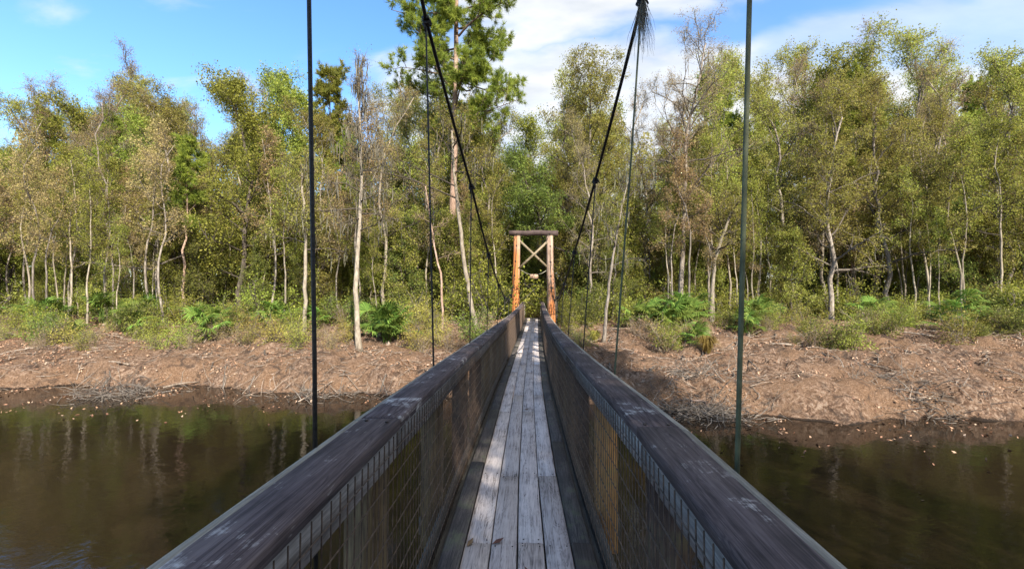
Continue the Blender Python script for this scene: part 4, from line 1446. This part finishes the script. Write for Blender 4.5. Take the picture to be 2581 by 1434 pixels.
# ------------------------------------------------------------------ far wood behind everything
rng = np.random.RandomState(51)
n = 190000
d = rng.uniform(60, 92, n); xp = rng.uniform(-900, 3500, n)
X = CAM[0] + (xp - 1340) / F * d
topz = 1.64 + (740 - (np.interp(xp, SKX, SKY_) + 150 + 60 * np.sin(xp * .031) + 35 * np.sin(xp * .083 + 1))) / F * d
Z = .1 + (topz - .1) * rng.rand(n) ** 1.35
cl = .5 + .5 * np.sin(X * .9 + 2 * np.sin(d * .5)) * np.sin(Z * .8 + X * .3)
V, f = leaf_quads(rng, np.stack([X, d, Z], 1), .55, up=.2, asp=.6)
tint = np.clip(cl * .7 + rng.uniform(0, .3, n), 0, 1)
far = make_mesh('far_woods', V, [f], M['far'], tint)
tag(link('far_woods', far), 'hazy mass of leaves of the farther woods', kind='stuff')
mb = MB()
for k in range(260):
    dd = rng.uniform(50, 92); xq = rng.uniform(-900, 3500)
    x = CAM[0] + (xq - 1340) / F * dd
    if abs(x) < 1.5: continue
    h = rng.uniform(7, 17)
    mb.tube([(x, dd, 0), (x + rng.normal(0, .4), dd, h * .5), (x + rng.normal(0, .8), dd, h)], [rng.uniform(.08, .2), .1, .05], 5, cap=False)
tag(mb.build('far_trunks', M['bark_grey'], smooth=True), 'thin trunks of the farther woods', kind='stuff')

# ------------------------------------------------------------------ trees on the near bank, behind the camera: they shade the deck
for i, (x, y, k, s, sz) in enumerate(((6.0, -11, 0, 1.2, 1.18), (10.5, -12, 1, 1.2, 1.25), (15.2, -11.5, 2, 1.0, 1.75), (18.2, -12, 0, 1.0, 1.95), (8.5, -15, 2, 1.2, 1.4), (13, -17, 0, 1.2, 1.5), (3.0, -8.5, 1, .9, .85), (7.2, -8.5, 0, .9, 1.0), (11, -8, 2, 1.0, 1.0))):
    place_tree('evergreen_tree', PR['green', k], (x, y, gz(x, y) - .1), 1.3 * i, s, 'evergreen on the near bank behind the viewer', 'tree', 'evergreens on the near bank', sz)

# ------------------------------------------------------------------ small things on the bridge
def strands(name, top, n, ln, spread, mat, label, cat):
    rng = np.random.RandomState(61)
    mb = MB()
    for i in range(n):
        p = np.array(top) + rng.normal(0, spread, 3) * np.array([1, 1, 1.4])
        q = grow(rng, p, rng.normal(0, .30, 3) + np.array([0, 0, -1]), ln * rng.uniform(.2, 1.0) ** 1.6, 5, .16, -.5)
        mb.tube(q, np.linspace(.0020, .0007, 6), 3, cap=False, tint=rng.rand())
    tag(mb.build(name, mat), label, cat)


y1 = HANG_Y[2] - .1
strands('hanging_moss', (float(np.interp(y1, *RX)) + .012, y1, float(zc(y1)) - .03), 260, .46, .013, M['moss_dark'], 'wispy grey moss clump caught on the right cable clamp', 'moss')

for (px_, py_, d_, rot, sz_, lab) in ((1328, 1012, None, .2, .05, 'dark curled leaf lying on the deck past the middle'), (1185, 1357, None, 1.2, .045, 'brown leaf lying beside the left kerb near the front'),
                                    (1255, 1352, None, .6, .05, 'reddish leaf fragment on the second plank near the front'), (1330, 1428, None, 2.1, .04, 'small reddish leaf at the very front of the deck')):
    d_ = F * 1.64 / (py_ - 740)
    p = P(px_, py_, d_)
    x, y = p[0], d_
    z = float(zd(y)) + .008
    c, s = math.cos(rot) * sz_, math.sin(rot) * sz_
    V = [(x - c, y - s, z), (x + s * .4, y - c * .4, z + .006), (x + c, y + s, z + .016), (x - s * .4, y + c * .4, z + .008), (x, y, z + .001)]
    o = link('fallen_leaf', make_mesh('fallen_leaf', V, [[[0, 1, 4], [1, 2, 4], [2, 3, 4], [3, 0, 4]]], M['litter'], [.1, .2, .1, .15]))
    tag(o, lab, 'leaf')
